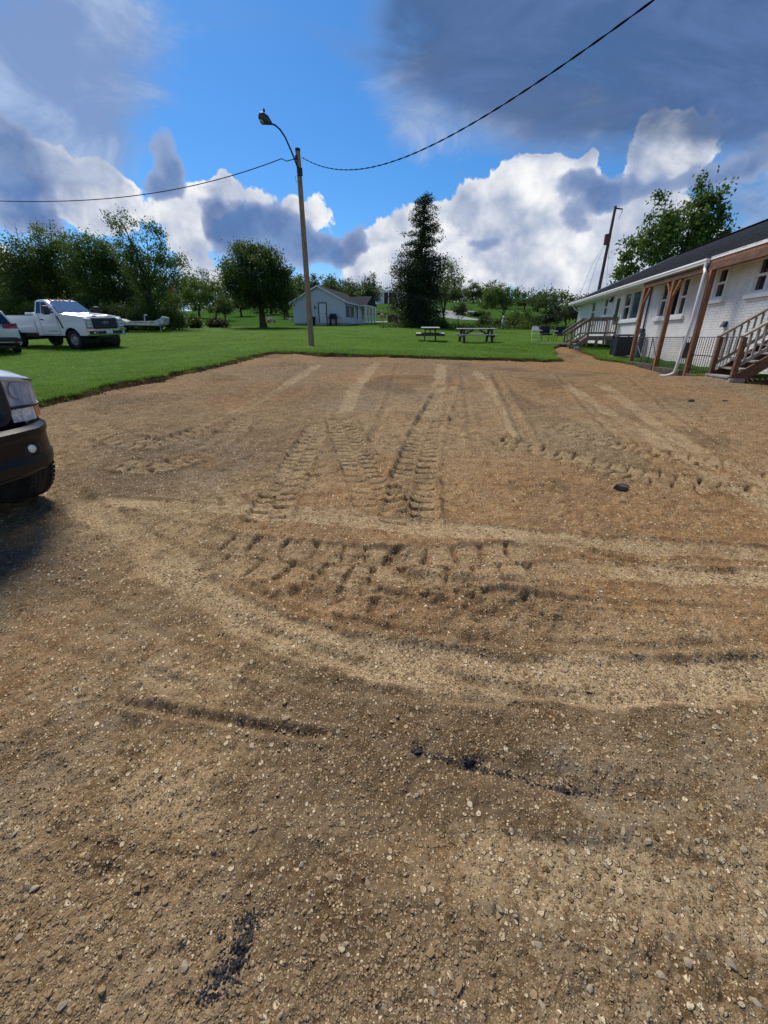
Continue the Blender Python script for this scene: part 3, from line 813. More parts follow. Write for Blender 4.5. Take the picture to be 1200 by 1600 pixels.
tag(o, 'crumbled dark soil along the torn edge of the lawn', 'soil', None, 'stuff')

# grass blades
def blade_mat():
    return leaf_mat('grass_blade', (.048, .165, .016), (.195, .385, .040), .48, True)
M_BLADE = blade_mat()
gp = []
for k in range(5):
    V = []; F = []; r = random.Random(900+k)
    for _ in range(16):
        x0, y0 = r.gauss(0, .055), r.gauss(0, .055); a = r.uniform(0, 6.28); hh = r.uniform(.03, .085); w = .004; ln = r.uniform(.0, .045)
        dx, dy = math.cos(a), math.sin(a); b = len(V)
        V += [(x0-dy*w, y0+dx*w, 0), (x0+dy*w, y0-dx*w, 0), (x0+dx*ln*.5+dy*w*.7, y0+dy*ln*.5-dx*w*.7, hh*.65), (x0+dx*ln*.5-dy*w*.7, y0+dy*ln*.5+dx*w*.7, hh*.65), (x0+dx*ln*1.3, y0+dy*ln*1.3, hh)]
        F += [(b, b+1, b+2, b+3), (b+3, b+2, b+4)]
    gp.append(hidden_proto('grass_tuft', V, F, M_BLADE))
n = 240000
ly = np.exp(RNG.uniform(math.log(6), math.log(50), n)); lx = RNG.uniform(-1.02, .62, n)*ly
m2 = RNG.uniform(0, 1, n) < .22                                   # extra along the torn edge
e = edge(lx, ly)
kp = (e > .09 + .10*(fbm(lx, ly, 2.5, 3, 120)-.5) - .12*(RNG.uniform(0, 1, n) < .06))
lx, ly, e = lx[kp], ly[kp], e[kp]
blx = (lx-BO[0])*BX[0] + (ly-BO[1])*BX[1]; bly_ = (lx-BO[0])*BY[0] + (ly-BO[1])*BY[1]
kp = ~((blx > .5) & (bly_ < 17.6))
lx, ly, e = lx[kp], ly[kp], e[kp]; n = len(lx)
s_ = RNG.uniform(.7, 1.2, n)*(.62 + .026*ly)
wv = 1 + .8*(1-ssn(0, .25, e))
wide = 1 + .02*ly
o = scatter('grass', np.column_stack([lx, ly, lawn_h(lx, ly)-.01]), np.column_stack([s_*wide, s_*wide, np.minimum(s_*wv*.8, 1.0)*RNG.uniform(.6, 1.1, n)]), np.column_stack([np.zeros(n), np.zeros(n), RNG.uniform(0, 6.28, n)]), gp, M_BLADE)
tag(o, 'short mown grass blades covering the lawn', 'grass', None, 'stuff')
# ------------------------------------------------------------------ materials of the built things
M_WHITE = mat('white_paint', (.80, .80, .80), .5, var=.05, scale=3)
M_BRICK = mat('white_painted_brick', (.80, .80, .80), .6, var=.07, scale=2.2, bump=.25, bscale=45)
M_MORTAR = mat('painted_mortar', (.60, .61, .62), .8, var=.08, scale=5)
M_SHING = mat('charcoal_shingle', (.018, .020, .027), 1.0, var=.35, scale=7, spec=.06)
M_GLASS = mat('window_glass', (.012, .018, .024), .06, spec=.8)
M_GLASS2 = mat('window_glass_with_blind', (.035, .085, .10), .08, spec=.8, var=.15, scale=1.5)
M_WOOD = mat('weathered_wood', (.20, .155, .125), .85, var=.3, scale=5, bump=.3, bscale=30, stretch=(4, 4, .6))
M_WOODG = mat('grey_board', (.26, .235, .21), .85, var=.25, scale=6, bump=.3, bscale=30)
M_POST = mat('brown_stained_timber', (.22, .098, .045), .75, var=.3, scale=4, bump=.3, bscale=25, stretch=(5, 5, .7))
M_BEAM = mat('dark_stained_timber', (.12, .055, .03), .8, var=.3, scale=4, stretch=(5, .7, 5))
M_BLACK = mat('black_metal', (.012, .014, .02), .45, metal=.2)
M_CABLE = mat('cable_rubber', (.006, .006, .007), .95, spec=.05)
M_DKGREY = mat('dark_grey_metal', (.045, .055, .07), .5, metal=.3, var=.1)
M_GREYM = mat('grey_metal', (.32, .35, .39), .42, metal=.6, var=.1)
M_SLEEPER = mat('dark_sleeper', (.055, .044, .036), .9, var=.35, scale=6, bump=.4, bscale=20)
M_POLE = mat('utility_pole_wood', (.29, .19, .118), .85, var=.28, scale=5, bump=.4, bscale=18, stretch=(6, 6, .5))
M_CONC = mat('concrete', (.36, .35, .33), .9, var=.15, scale=3, bump=.2)
M_RUBBER = mat('tyre_rubber', (.014, .014, .015), .85, var=.2, scale=10)
M_CARW = mat('white_car_paint', (.72, .74, .76), .22, spec=.5, coat=.6)
M_CARG = mat('dark_car_glass', (.012, .016, .022), .04, spec=.9)
M_WSH = mat('sky_tinted_windshield', (.20, .27, .36), .06, metal=.55, spec=.9)  # sky reflection put into the colour: pale blue, half metallic glass
M_CHROME = mat('chrome', (.62, .64, .66), .14, metal=1)
M_PLAST = mat('black_plastic', (.012, .012, .014), .5)
M_LAMP = mat('lamp_lens', (.78, .82, .86), .08, spec=.9, var=.35, scale=30)
M_RED = mat('red_lens', (.32, .012, .016), .15, spec=.7)
M_AMBER = mat('amber_lens', (.75, .20, .03), .15, spec=.7)
M_PLATE = mat('licence_plate', (.62, .66, .74), .4, var=.2, scale=25)
M_BARK = mat('bark', (.055, .042, .032), .95, var=.35, scale=6, bump=.8, bscale=14, stretch=(3, 3, .8))


# ------------------------------------------------------------------ white brick building on the right
WX = .6                                    # wall face in the building frame
BL = thing('brick_building', 'long white painted brick building with dark shingle roof and porch', 'building', (BO[0], BO[1], 0), -BA)
def bm_(name, mb, m, parent=None, **k): return mb.build(name, m, parent or BL, **k)
Y0, Y1 = -10.0, 17.4; ZB, ZT = .25, 3.84; EZ = 3.70
opens = []     # (y0, y1, z0, z1) holes in the brick face, frames included
def win(y0, y1, z0, z1, bars, sill=True, glass=M_GLASS, trim=.11, mid=None):
    """window between y0 and y1: bars = list of (fraction start, fraction end, sash?)"""
    opens.append((y0, y1, z0 - (.13 if sill else 0), z1))
    fr = MB(); X = WX
    fr.box((X-.03, y0, z0), (X+.12, y0+trim, z1)); fr.box((X-.03, y1-trim, z0), (X+.12, y1, z1))
    fr.box((X-.033, y0+trim, z1-trim), (X+.12, y1-trim, z1)); fr.box((X-.033, y0+trim, z0), (X+.12, y1-trim, z0+.06))
    iy0, iy1 = y0+trim, y1-trim
    for a, b, s in bars[:-1]:
        yb = iy0 + (iy1-iy0)*b; fr.box((X-.026, yb-.045, z0+.06), (X+.12, yb+.045, z1-trim))
    w = bm_('window', fr, M_WHITE, bevel=.006)
    for a, b, s in bars:
        ya, yb = iy0+(iy1-iy0)*a, iy0+(iy1-iy0)*b
        ya += .045 if a > 0 else 0; yb -= .045 if b < 1 else 0
        MB().box((X+.06, ya, z0+.06), (X+.075, yb, z1-trim)).build('pane', glass if not s else M_GLASS, w)
        if s:
            zm = mid or (z0+z1)/2-.02
            sb = MB(); sb.box((X+.02, ya, zm-.035), (X+.055, yb, zm+.035))
            for q0, q1 in ((ya, ya+.035), (yb-.035, yb)): sb.box((X+.022, q0, z0+.06), (X+.056, q1, z1-trim))
            sb.build('sash', M_WHITE, w)
    if sill:
        MB().box((X-.09, y0-.06, z0-.13), (X+.05, y1+.06, z0-.003)).build('sill', M_WHITE, w, bevel=.01)
    return w
win(6.25, 8.62, 2.40, 3.68, [(0, .55, False), (.55, 1, True)], glass=M_GLASS2)
win(1.85, 4.28, 2.36, 3.66, [(0, .25, True), (.25, .72, False), (.72, 1, True)])
win(-.50, .26, 2.74, 3.66, [(0, 1, True)])
win(-3.05, -1.72, 2.74, 3.66, [(0, .5, True), (.5, 1, True)])
win(-6.6, -5.4, 2.74, 3.66, [(0, 1, True)])
win(11.0, 11.95, 2.74, 3.70, [(0, 1, True)])
win(13.4, 14.5, 2.5, 3.70, [(0, 1, True)])
# doors
def door(y0, y1, z0, z1):
    opens.append((y0, y1, z0, z1)); fr = MB(); X = WX
    fr.box((X-.03, y0, z0), (X+.12, y0+.12, z1)); fr.box((X-.03, y1-.12, z0), (X+.12, y1, z1)); fr.box((X-.032, y0+.12, z1-.12), (X+.12, y1-.12, z1))
    d = bm_('door', fr, M_WHITE, bevel=.006)
    MB().box((X+.02, y0+.12, z0), (X+.07, y1-.12, z1-.12)).build('door_leaf', M_WHITE, d)
    MB().box((X+.012, y0+.28, z0+.55), (X+.019, y1-.22, z1-.25)).build('pane', M_GLASS, d)
    MB().box((X-.03, y1-.2, z0+.95), (X+.02, y1-.16, z0+1.05)).build('handle', M_GREYM, d)
door(8.95, 9.95, 1.70, 3.74)
door(-4.55, -3.6, 1.72, 3.74)
# wall core and the courses of bricks
core = MB(); core.box((WX+.012, Y0, ZB-.4), (WX+.055, Y1, ZT))
cuts = sorted({Y0, Y1, *[q for o_ in opens for q in o_[:2]]})
core = MB()
for a, b in zip(cuts[:-1], cuts[1:]):
    m_ = (a+b)/2; zz = [(o_[2], o_[3]) for o_ in opens if o_[0] < m_ < o_[1]]
    z = ZB-.4
    for z0, z1 in sorted(zz):
        core.box((WX+.012, a, z), (WX+.3, b, z0)); z = z1
    core.box((WX+.012, a, z), (WX+.3, b, ZT))
bm_('wall', core, M_MORTAR)
br = MB(); BH, BLn = .0762, .2032; rr = random.Random(3)
for i in range(int((ZT-ZB)/BH)):
    z0 = ZB + i*BH; y = Y0 - (BLn/2 if i % 2 else 0)
    while y < Y1:
        a, b = max(y, Y0), min(y+BLn-.011, Y1)
        segs = [(a, b)] if b-a > .02 else []
        for o_ in opens:
            if z0+BH-.011 > o_[2] and z0 < o_[3]:
                ns = []
                for p, q in segs:
                    if q <= o_[0] or p >= o_[1]: ns.append((p, q))
                    else:
                        if p < o_[0]: ns.append((p, o_[0]))
                        if q > o_[1]: ns.append((o_[1], q))
                segs = ns
        for p, q in segs:
            if q-p > .015:
                e_ = rr.uniform(-.002, .002); v = [(WX+e_, p, z0), (WX+e_, q, z0), (WX+e_, q, z0+BH-.011), (WX+e_, p, z0+BH-.011)]
                br.add(v + [(WX+.02, *u[1:]) for u in v], [(0, 3, 2, 1), (0, 1, 5, 4), (1, 2, 6, 5), (2, 3, 7, 6), (3, 0, 4, 7)])
        y += BLn
tag(mesh_obj('bricks', br.v, br.f, M_BRICK, BL), None, None, None, 'stuff')
# end wall, back wall
WW = 11.2
mb = MB(); gp_ = [(WX, ZB-.4), (WX+WW, ZB-.4), (WX+WW, ZT), (WX+WW/2, ZT+WW/2*.44), (WX, ZT)]
mb.prism(gp_, Y1-.02, Y1+.15); mb.prism(gp_, Y0-.15, Y0+.02); mb.box((WX+WW-.2, Y0, ZB-.4), (WX+WW, Y1, ZT)); bm_('end_wall', mb, M_WHITE)
# roof: two sloping slabs with courses of shingles
PT = .44; GY1, GY0 = 17.75, -10.6; RX = WX+WW/2; RZ = EZ+.12+RX*PT
mb = MB(); mb.prism([(-.02, EZ+.10), (RX, RZ), (RX, RZ+.03), (-.02, EZ+.13)], GY0, GY1); mb.prism([(RX, RZ), (2*RX+.02, EZ+.10), (2*RX+.02, EZ+.13), (RX, RZ+.03)], GY0, GY1)
roof = bm_('roof', mb, M_SHING)
sh = MB(); k = 0; x = -.05
while x < RX-.05:
    z = EZ+.135+x*PT; x1 = min(x+.15, RX)
    y = GY0 + (k % 3)*.11
    while y < GY1-.05:
        w_ = rr.uniform(.24, .36); t_ = rr.uniform(.008, .016); y1_ = min(y+w_, GY1)
        sh.add([(x, y, z+t_), (x, y1_-.006, z+t_), (x1+.02, y1_-.006, z+(x1+.02-x)*PT+.002), (x1+.02, y, z+(x1+.02-x)*PT+.002), (x, y, z-.004), (x, y1_-.006, z-.004)], [(0, 3, 2, 1), (0, 1, 5, 4)])
        y += w_
    x += .15; k += 1
tag(mesh_obj('shingles', sh.v, sh.f, M_SHING, roof), None, None, None, 'stuff')
mb = MB(); mb.box((RX-.16, GY0, RZ+.02), (RX+.16, GY1, RZ+.06)); mb.build('ridge_cap', M_SHING, roof, bevel=.02)
mb = MB(); mb.lathe([(.0, .28), (.2, .25), (.24, .12), (.12, .1), (.12, 0)], 16, Matrix.Translation((RX-1.2, 3.2, RZ-1.2*PT)) @ Matrix.Rotation(math.pi/2, 4, 'X')); mb.build('white_roof_dome', M_WHITE, roof, smooth=True)  # white rounded shape on the roof slope
# soffit, fascia, gutter, rake board
mb = MB(); mb.box((.02, Y0, EZ-.02), (WX+.02, GY1-.02, EZ+.01)); bm_('soffit', mb, M_WHITE)
mb = MB(); mb.prism([(-.035, EZ-.04), (-.005, EZ-.04), (-.005, EZ+.12), (-.035, EZ+.12)], -.45, GY1); bm_('fascia', mb, M_WHITE)
gt = [(-.04, EZ+.10), (-.16, EZ+.11), (-.165, EZ+.06), (-.145, EZ+.03), (-.14, EZ-.02), (-.04, EZ-.02)]
mb = MB(); mb.prism(gt, -.5, GY1-.1); bm_('gutter', mb, M_WHITE, bevel=.006)
mb = MB(); mb.prism([(-.05, EZ+.04), (RX, RZ-.08), (RX, RZ+.07), (-.05, EZ+.17)], GY1+.002, GY1+.03); mb.prism([(2*RX+.05, EZ+.04), (RX, RZ-.08), (RX, RZ+.07), (2*RX+.05, EZ+.17)], GY1+.0, GY1+.03); bm_('rake_board', mb, M_WHITE)
# gutterless end over the stairs: white drip edge, brown fascia, rafter tails
mb = MB(); mb.box((-.05, GY0, EZ+.06), (-.02, -.53, EZ+.14)); bm_('drip_edge', mb, M_WHITE)
mb = MB(); mb.box((-.03, GY0, EZ-.08), (.01, -.53, EZ+.055)); bm_('brown_fascia', mb, M_POST)
for y in np.arange(-8.6, -.6, .61):
    mb = MB(); mb.bar((.02, y, EZ-.03), (WX-.01, y, EZ-.03), .04, .13); bm_('rafter_tail', mb, M_BEAM)
# beam, posts with braces
mb = MB(); mb.box((-.06, -9, EZ-.235), (.09, 4.45, EZ-.045)); bm_('porch_beam', mb, M_BEAM)
for y, zb in ((-.74, .30), (1.68, .38), (4.25, .46), (-9, .6)):
    mb = MB(); mb.box((-.075, y-.07, zb-.3), (.065, y+.07, EZ-.24)); p = bm_('porch_post', mb, M_POST, bevel=.008)
    for s in ((1, -1) if y > 1 and y < 4 else ((-1,) if y > 4 else (1,))):
        if y < -.5: continue
        MB().bar((-.005, y+s*.05, EZ-.78), (-.005, y+s*.50, EZ-.26), .08, .09, (1, 0, 0)).build('brace', M_POST, p)
# downspout with elbows beside the corner post
mb = MB(); mb.tube([(-.10, -.42, EZ), (-.10, -.42, EZ-.10), (-.11, -.44, EZ-.16), (-.15, -.60, EZ-.26), (-.17, -.64, EZ-.33), (-.17, -.62, 2.2), (-.17, -.36, .62), (-.20, -.34, .50), (-.36, -.28, .42), (-.55, -.22, .40)], .045, 10)
bm_('downspout', mb, M_WHITE, smooth=True)
mb = MB(); mb.tube([(-.08, 16.9, EZ), (.25, 17.15, EZ-.3), (WX-.06, 17.25, EZ-.45), (WX-.06, 17.25, 1.1)], .04, 8); bm_('downspout', mb, M_WHITE, smooth=True)
# service conduit, meter box, dryer vent, lights
mb = MB(); mb.tube([(WX-.05, 5.22, EZ), (WX-.05, 5.22, 1.95)], .035, 8); bm_('conduit', mb, M_DKGREY, smooth=True)
mb = MB(); mb.box((WX-.14, 5.08, 1.75), (WX-.005, 5.32, 1.98)); bm_('meter_box', mb, M_DKGREY, bevel=.015)
mb = MB(); mb.prism([(WX-.12, 1.90), (WX-.003, 1.90), (WX-.003, 2.06), (WX-.05, 2.06)], -1.12, -.94); bm_('dryer_vent', mb, M_DKGREY)
mb = MB(); mb.box((WX-.02, .55, .95), (WX+.004, 1.25, 1.45)); bm_('crawl_vent', mb, M_BLACK)
fl = MB(); fl.box((WX-.12, 16.9, 3.40), (WX-.003, 17.1, 3.5)); fl = bm_('floodlight', fl, M_WHITE)
for s in (-.12, .12): MB().lathe([(.0, 0), (.05, .01), (.08, .14), (.0, .15)], 12, Matrix.Translation((WX-.14, 17+s, 3.40)) @ Matrix.Rotation(.8, 4, 'X')).build('bulb', M_WHITE, fl, smooth=True)
mb = MB(); mb.box((WX-.1, 10.3, 3.44), (WX-.003, 10.46, 3.62)); mb.lathe([(.0, 0), (.10, 0), (.06, .12), (.0, .13)], 12, Matrix.Translation((WX-.12, 10.38, 3.38)) @ Matrix.Rotation(math.pi/2, 4, 'X')); bm_('porch_light', mb, M_DKGREY)

# raised bed behind the posts with its sleepers
M_BED = M_GRASS
mb = MB(); rows = []
for i, lx_ in enumerate(np.linspace(.04, .66, 5)):
    rows.append([(*bw(lx_, ly_), .54 + .20*(lx_/.6) + .025*ly_ + .03*math.sin(ly_*5+lx_*9)) for ly_ in np.linspace(-3.1, 5.4, 40)])
mb.sheet(rows); tag(mb.build('planting_bed', M_BED, smooth=True), 'strip of grass between the sleepers and the brick wall', None, None, 'structure')
for a, b, zb in ((-3.15, -.85, .38), (-.62, 1.58, .44), (1.80, 4.15, .50)):
    t_ = thing('timber_sleeper', {-3.15: 'dark landscape sleeper under the iron railing beside the stairs', -.62: 'dark landscape sleeper between the downspout post and the middle post', 1.80: 'dark landscape sleeper between the middle and the farthest porch post'}[a], 'sleeper', (*bw(-.02, (a+b)/2), zb), -BA, 'landscape sleepers edging the bed')
    MB().box((-.07, (a-b)/2, -.25), (.07, (b-a)/2, .02)).build('board', M_SLEEPER, t_, bevel=.012); MB().box((-.06, (a-b)/2+.02, .022), (.075, (b-a)/2-.03, .17)).build('board', M_SLEEPER, t_, bevel=.012)

# iron railing and wire fence between the posts
t_ = thing('iron_railing', 'black iron picket railing between corner porch post and stairs', 'railing', (*bw(.02, -1.9), .6), -BA)
for z in (.08, .50, 1.02): MB().bar((0, -1.32, z), (0, 1.9, z), .02, .022).build('rail', M_BLACK, t_)
pk = MB().bar((0, 0, .0), (0, 0, 1.02), .013, .013, (1, 0, 0)).build('picket', M_BLACK, t_); pk.location = (0, -1.25, 0)
for i in range(1, 24): share('picket', pk, t_, (0, -1.25+i*.135, 0))
for y in (-.2, 1.9): MB().box((-.025, y-.025, -.1), (.025, y+.025, 1.06)).build('railing_post', M_BLACK, t_)
t_ = thing('wire_fence', 'dark wire mesh fence standing between the three porch posts', 'fence', (*bw(.06, 2.3), .68), -BA)
for y in (-2.2, .35, 1.05, 2.2):
    MB().tube([(0, y, -.25), (0, y, .95)], .018, 6).build('fence_post', M_BLACK, t_)
for a, b in ((2.2, 1.05), (.35, -.35)): MB().tube([(.0, a, .93), (.0, b, .18)], .013, 6).build('brace', M_BLACK, t_)
MB().tube([(0, -2.2, .945), (0, 2.2, .945)], .014, 6).build('top_rail', M_BLACK, t_)
mb = MB()
for i in range(74):
    y = -2.2 + i*.06; mb.bar((0, y, -.05), (0, min(y+.02, 2.2), .94), .0045, .0045, (1, 0, 0))
for i in range(17):
    z = -.03 + i*.06; mb.bar((.004, -2.2, z), (.004, 2.2, z), .004, .004)
tag(mb.build('wire_mesh', M_DKGREY, t_), None, None, None, 'stuff')
t_ = thing('metal_bollard', 'thick dark grey post beside the air conditioner', 'post', (*bw(.42, 4.75), .5), -BA)
MB().box((-.09, -.09, -.2), (.09, .09, 1.28)).build('post', M_DKGREY, t_, bevel=.015); MB().box((-.12, -.12, -.05), (.12, .12, .06)).build('base', M_BLACK, t_)

# air conditioner condenser
t_ = thing('air_conditioner', 'dark grey air conditioner unit on the ground against the brick wall', 'air conditioner', (*bw(.12, 6.15), .84), -BA); t_.scale = (.84, .84, .97)
MB().box((-.38, -.38, 0), (.38, .38, .84)).build('coil', M_BLACK, t_)
for sx in (-1, 1):
    for sy in (-1, 1): MB().box((sx*.40-.035, sy*.40-.035, -.03), (sx*.40+.035, sy*.40+.035, .86)).build('corner_panel', M_DKGREY, t_, bevel=.01)
MB().box((-.45, -.45, .86), (.45, .45, .92)).build('top', M_DKGREY, t_, bevel=.02)
MB().box((-.50, -.50, -.12), (.50, .50, -.03)).build('pad', M_CONC, t_)
sl_ = MB().box((-.36, -.395, 0), (.36, -.385, .018)).build('louvre', M_DKGREY, t_); sl_.location.z = .04
for i in range(1, 17): share('louvre', sl_, t_, (0, 0, .04+i*.048))
for i in range(17): share('louvre', sl_, t_, (0, 0, .04+i*.048), (0, 0, -math.pi/2))
for i in range(3): MB().box((-.44, -.42+i*.41, .93), (.44, -.39+i*.41, .945)).build('grille_bar', M_BLACK, t_)


def railing(t_, posts, h0, parent_m=M_WOOD, gap=.125):
    """rail, bottom rail and balusters between two points"""
    (a, b) = posts; a, b = Vector(a), Vector(b); d = b-a; n = max(2, int(round(d.xy.length/gap)))
    MB().bar(a+Vector((0, 0, h0)), b+Vector((0, 0, h0)), .12, .04).build('handrail', parent_m, t_)
    MB().bar(a+Vector((0, 0, h0-.08)), b+Vector((0, 0, h0-.08)), .035, .10).build('top_rail', parent_m, t_)
    MB().bar(a+Vector((0, 0, .14)), b+Vector((0, 0, .14)), .04, .085).build('bottom_rail', parent_m, t_)
    for i in range(1, n):
        p = a + d*(i/n); MB().bar(p+Vector((0, 0, .10)), p+Vector((0, 0, h0-.03)), .035, .035, (1, 0, 0)).build('baluster', M_WOODG, t_)


# far deck: landing against the wall, stairs going down to the path
t_ = thing('wooden_deck', 'weathered wooden landing with railings and steps at the far door', 'deck', (*bw(0, 9.6), 0), -BA)
DF = 1.70; x0, x1 = -.78, WX-.02; y0, y1 = -.82, .85
nb = 12
for i in range(nb):
    w_ = (y1-y0)/nb; MB().box((x0, y0+i*w_, DF-.035), (x1, y0+(i+1)*w_-.008, DF)).build('deck_board', M_WOODG, t_)
for a, b in (((x0, y0+.02, DF-.13), (x1, y0+.02, DF-.13)), ((x0, y1-.02, DF-.13), (x1, y1-.02, DF-.13)), ((x0+.02, y0+.04, DF-.13), (x0+.02, y1-.04, DF-.13))):
    MB().bar(a, b, .045, .185).build('joist', M_WOOD, t_)
for x, y in ((x0, y0), (x0, y1), (x1-.06, y0), (x1-.06, y1)):
    MB().box((x-.045, y-.045, .7), (x+.045, y+.045, DF+.90)).build('post', M_WOOD, t_)
MB().box((-.35, y0+.02, .75), (-.23, y0+.14, DF-.22)).build('post', M_WOOD, t_)
railing(t_, ((x0, y0, DF), (x1-.06, y0, DF)), .88, gap=.115); railing(t_, ((x0, y1, DF), (x1-.06, y1, DF)), .88, gap=.115)
NS = 3; rise = .19; run = .27
for i in range(NS):
    z = DF-(i+1)*rise; xx = x0-(i+1)*run
    MB().box((xx, y0+.05, z-.035), (xx+run-.01, y1-.05, z)).build('tread', M_WOODG, t_)
for y in (y0, y1):
    MB().bar((x0, y, DF-.16), (x0-NS*run-.06, y, DF-.16-(NS+.2)*rise), .045, .23).build('stringer', M_WOOD, t_)
    MB().box((x0-NS*run-.045, y-.045, .85), (x0-NS*run+.045, y+.045, DF-NS*rise+.78)).build('post', M_WOOD, t_)
    railing(t_, ((x0, y, DF), (x0-NS*run-.15, y, DF-(NS+.5)*rise)), .86, gap=.13)
# near stairs
t_ = thing('wooden_stairs', 'weathered wooden stairs with railings and white lattice beside the iron railing', 'stairs', (*bw(0, -3.9), 0), -BA)
sx, zs = -.62, .70; ya, yb = .5, -.5
MB().box((sx-.10, yb-.10, zs-.30), (sx+.24, ya+.05, zs-.02)).build('riser_box', M_WOODG, t_, bevel=.01)
for i in range(5):
    MB().box((sx-.12+i*.24, yb-.02, zs-.018+i*.185), (sx+.14+i*.24, ya+.02, zs+.022+i*.185)).build('tread', M_WOODG, t_)
    if i: MB().box((sx+.09+i*.24, yb+.04, zs-.20+i*.185), (sx+.11+i*.24, ya-.04, zs-.02+i*.185)).build('riser', M_BEAM, t_)
for y in (ya, yb):
    MB().bar((sx, y, zs-.12), (WX-.03, y, zs+.78), .045, .26).build('stringer', M_BEAM, t_)
    MB().box((sx-.05, y-.05, zs-.45), (sx+.05, y+.05, 1.62)).build('post', M_BEAM, t_)
    MB().bar((sx-.06, y, 1.63), (WX-.03, y, 1.63+(WX-sx)*.71), .13, .045).build('handrail', M_WOODG if y == yb else M_WOOD, t_)
    MB().bar((sx, y, zs+.26), (WX-.03, y, zs+.26+(WX-sx)*.71), .04, .085).build('bottom_rail', M_WOODG, t_)
    for i in range(1, 9):
        x = sx + i*.135; z = (x-sx)*.71; MB().bar((x, y, zs+.22+z), (x, y, 1.61+z), .036, .036, (1, 0, 0)).build('baluster', M_WOODG, t_)
for i in range(9):
    for s in (-1, 1):
        a_ = Vector((sx+.18+i*.12, yb-.07-(.012 if s > 0 else 0), zs-.30)); L_ = min(.42, .05+i*.10)
        MB().bar(a_ + Vector((0 if s > 0 else 0, 0, 0)), a_ + Vector((s*L_*.7, 0, L_*.7)), .008, .035, (0, 1, 0)).build('lattice_slat', M_WHITE, t_)
# slab and board by the deck steps
q = P(872, 541.5)
t_ = thing('paving_slab', 'thin grey concrete slab in the grass before the deck steps', 'slab', (q[0], q[1], gz(q[0], q[1])+.02), .02)
MB().box((-1.0, -.28, -.03), (.75, .28, .05)).build('slab', M_CONC, t_, bevel=.012)
q = P(903, 546)
t_ = thing('stepping_stone', 'rough grey stone at the foot of the deck steps', 'stone', (q[0], q[1], q[2]+.05)); V, F = stone_shape(5, .4, .25, 2)
mesh_obj('stone', np.array(V)*.24, F, M_CONC, t_)

# ------------------------------------------------------------------ lamp pole with wires
PB = P(487, 541.5); D0 = PB[1]
t_ = thing('street_lamp', 'tall wooden pole with curved arm and cobra head lamp at lawn edge', 'street lamp', PB)
top = at(465, 232, D0) - PB
mb = MB(); n_ = 14
mb.tube([(top[0]*f, 0, -.4 + (top[2]+.4)*f) for f in np.linspace(0, 1, n_)], [.145-.045*f for f in np.linspace(0, 1, n_)], 14); pole = mb.build('pole', M_POLE, t_, smooth=True)
mb = MB(); mb.lathe([(.02, .02), (.108, 0), (.11, -.10), (.10, -.11)], 14, Matrix.Translation((top[0], 0, top[2]-.0)) @ Matrix.Rotation(math.pi/2, 4, 'X')); mb.build('pole_cap', M_BLACK, pole)
a0 = at(470, 274, D0) - PB; pts = [at(*p, D0) - PB for p in ((469, 268), (458, 240), (448, 217), (440, 205), (433, 198.5), (425, 195))]
mb = MB(); mb.tube([Vector(p)+Vector((-.03, -.14, 0)) for p in pts], .034, 10); mb.build('lamp_arm', M_BLACK, t_, smooth=True)
mb = MB(); mb.box((a0[0]-.10, -.16, a0[2]-.05), (a0[0]+.10, -.08, a0[2]+.22)); mb.tube([(a0[0]-.05, -.13, a0[2]+.02), (a0[0]-.22, -.15, a0[2]-.06), (a0[0]-.2, -.15, a0[2]-.24), (a0[0]-.07, -.13, a0[2]-.3)], .008, 6); mb.build('bracket', M_BLACK, t_)
h0 = Vector(at(427, 196, D0) - PB) + Vector((-.03, -.14, 0)); h1 = Vector(at(407, 182, D0) - PB) + Vector((-.03, -.14, 0)); dv = (h1-h0)
rings = []
for f, r1, r2 in ((0, .05, .05), (.18, .09, .10), (.4, .16, .17), (.7, .20, .18), (.92, .15, .13), (1.0, .05, .05)):
    c_ = h0 + dv*f; u_ = Vector((0, 1, 0)); w_ = dv.cross(u_).normalized()
    rings.append([c_ + u_*math.cos(a)*r1 + w_*math.sin(a)*r2 for a in np.linspace(0, 2*math.pi, 12, endpoint=False)])
hd = MB().loft(rings).build('lamp_head', M_DKGREY, t_, smooth=True)
c_ = h0+dv*.62; dn = dv.cross(Vector((0, 1, 0))).normalized(); dn = dn if dn.z < 0 else -dn
mb = MB(); mb.lathe([(0, .10), (.09, .07), (.14, 0), (.14, -.04)], 14, Matrix.Translation(c_+dn*.13) @ dn.to_track_quat('Y', 'Z').to_matrix().to_4x4()); mb.build('lens', M_GREYM, hd, smooth=True)
c_ = h0+dv*.75 - dn*.2; MB().lathe([(.0, .10), (.04, .09), (.045, 0)], 8, Matrix.Translation(c_) @ Matrix.Rotation(math.pi/2, 4, 'X')).build('photocell', M_DKGREY, hd)
mb = MB(); mb.box((top[0]-.11, -.17, top[2]-.42), (top[0]-.01, -.09, top[2]-.28)); mb.build('insulator', M_BLACK, t_)


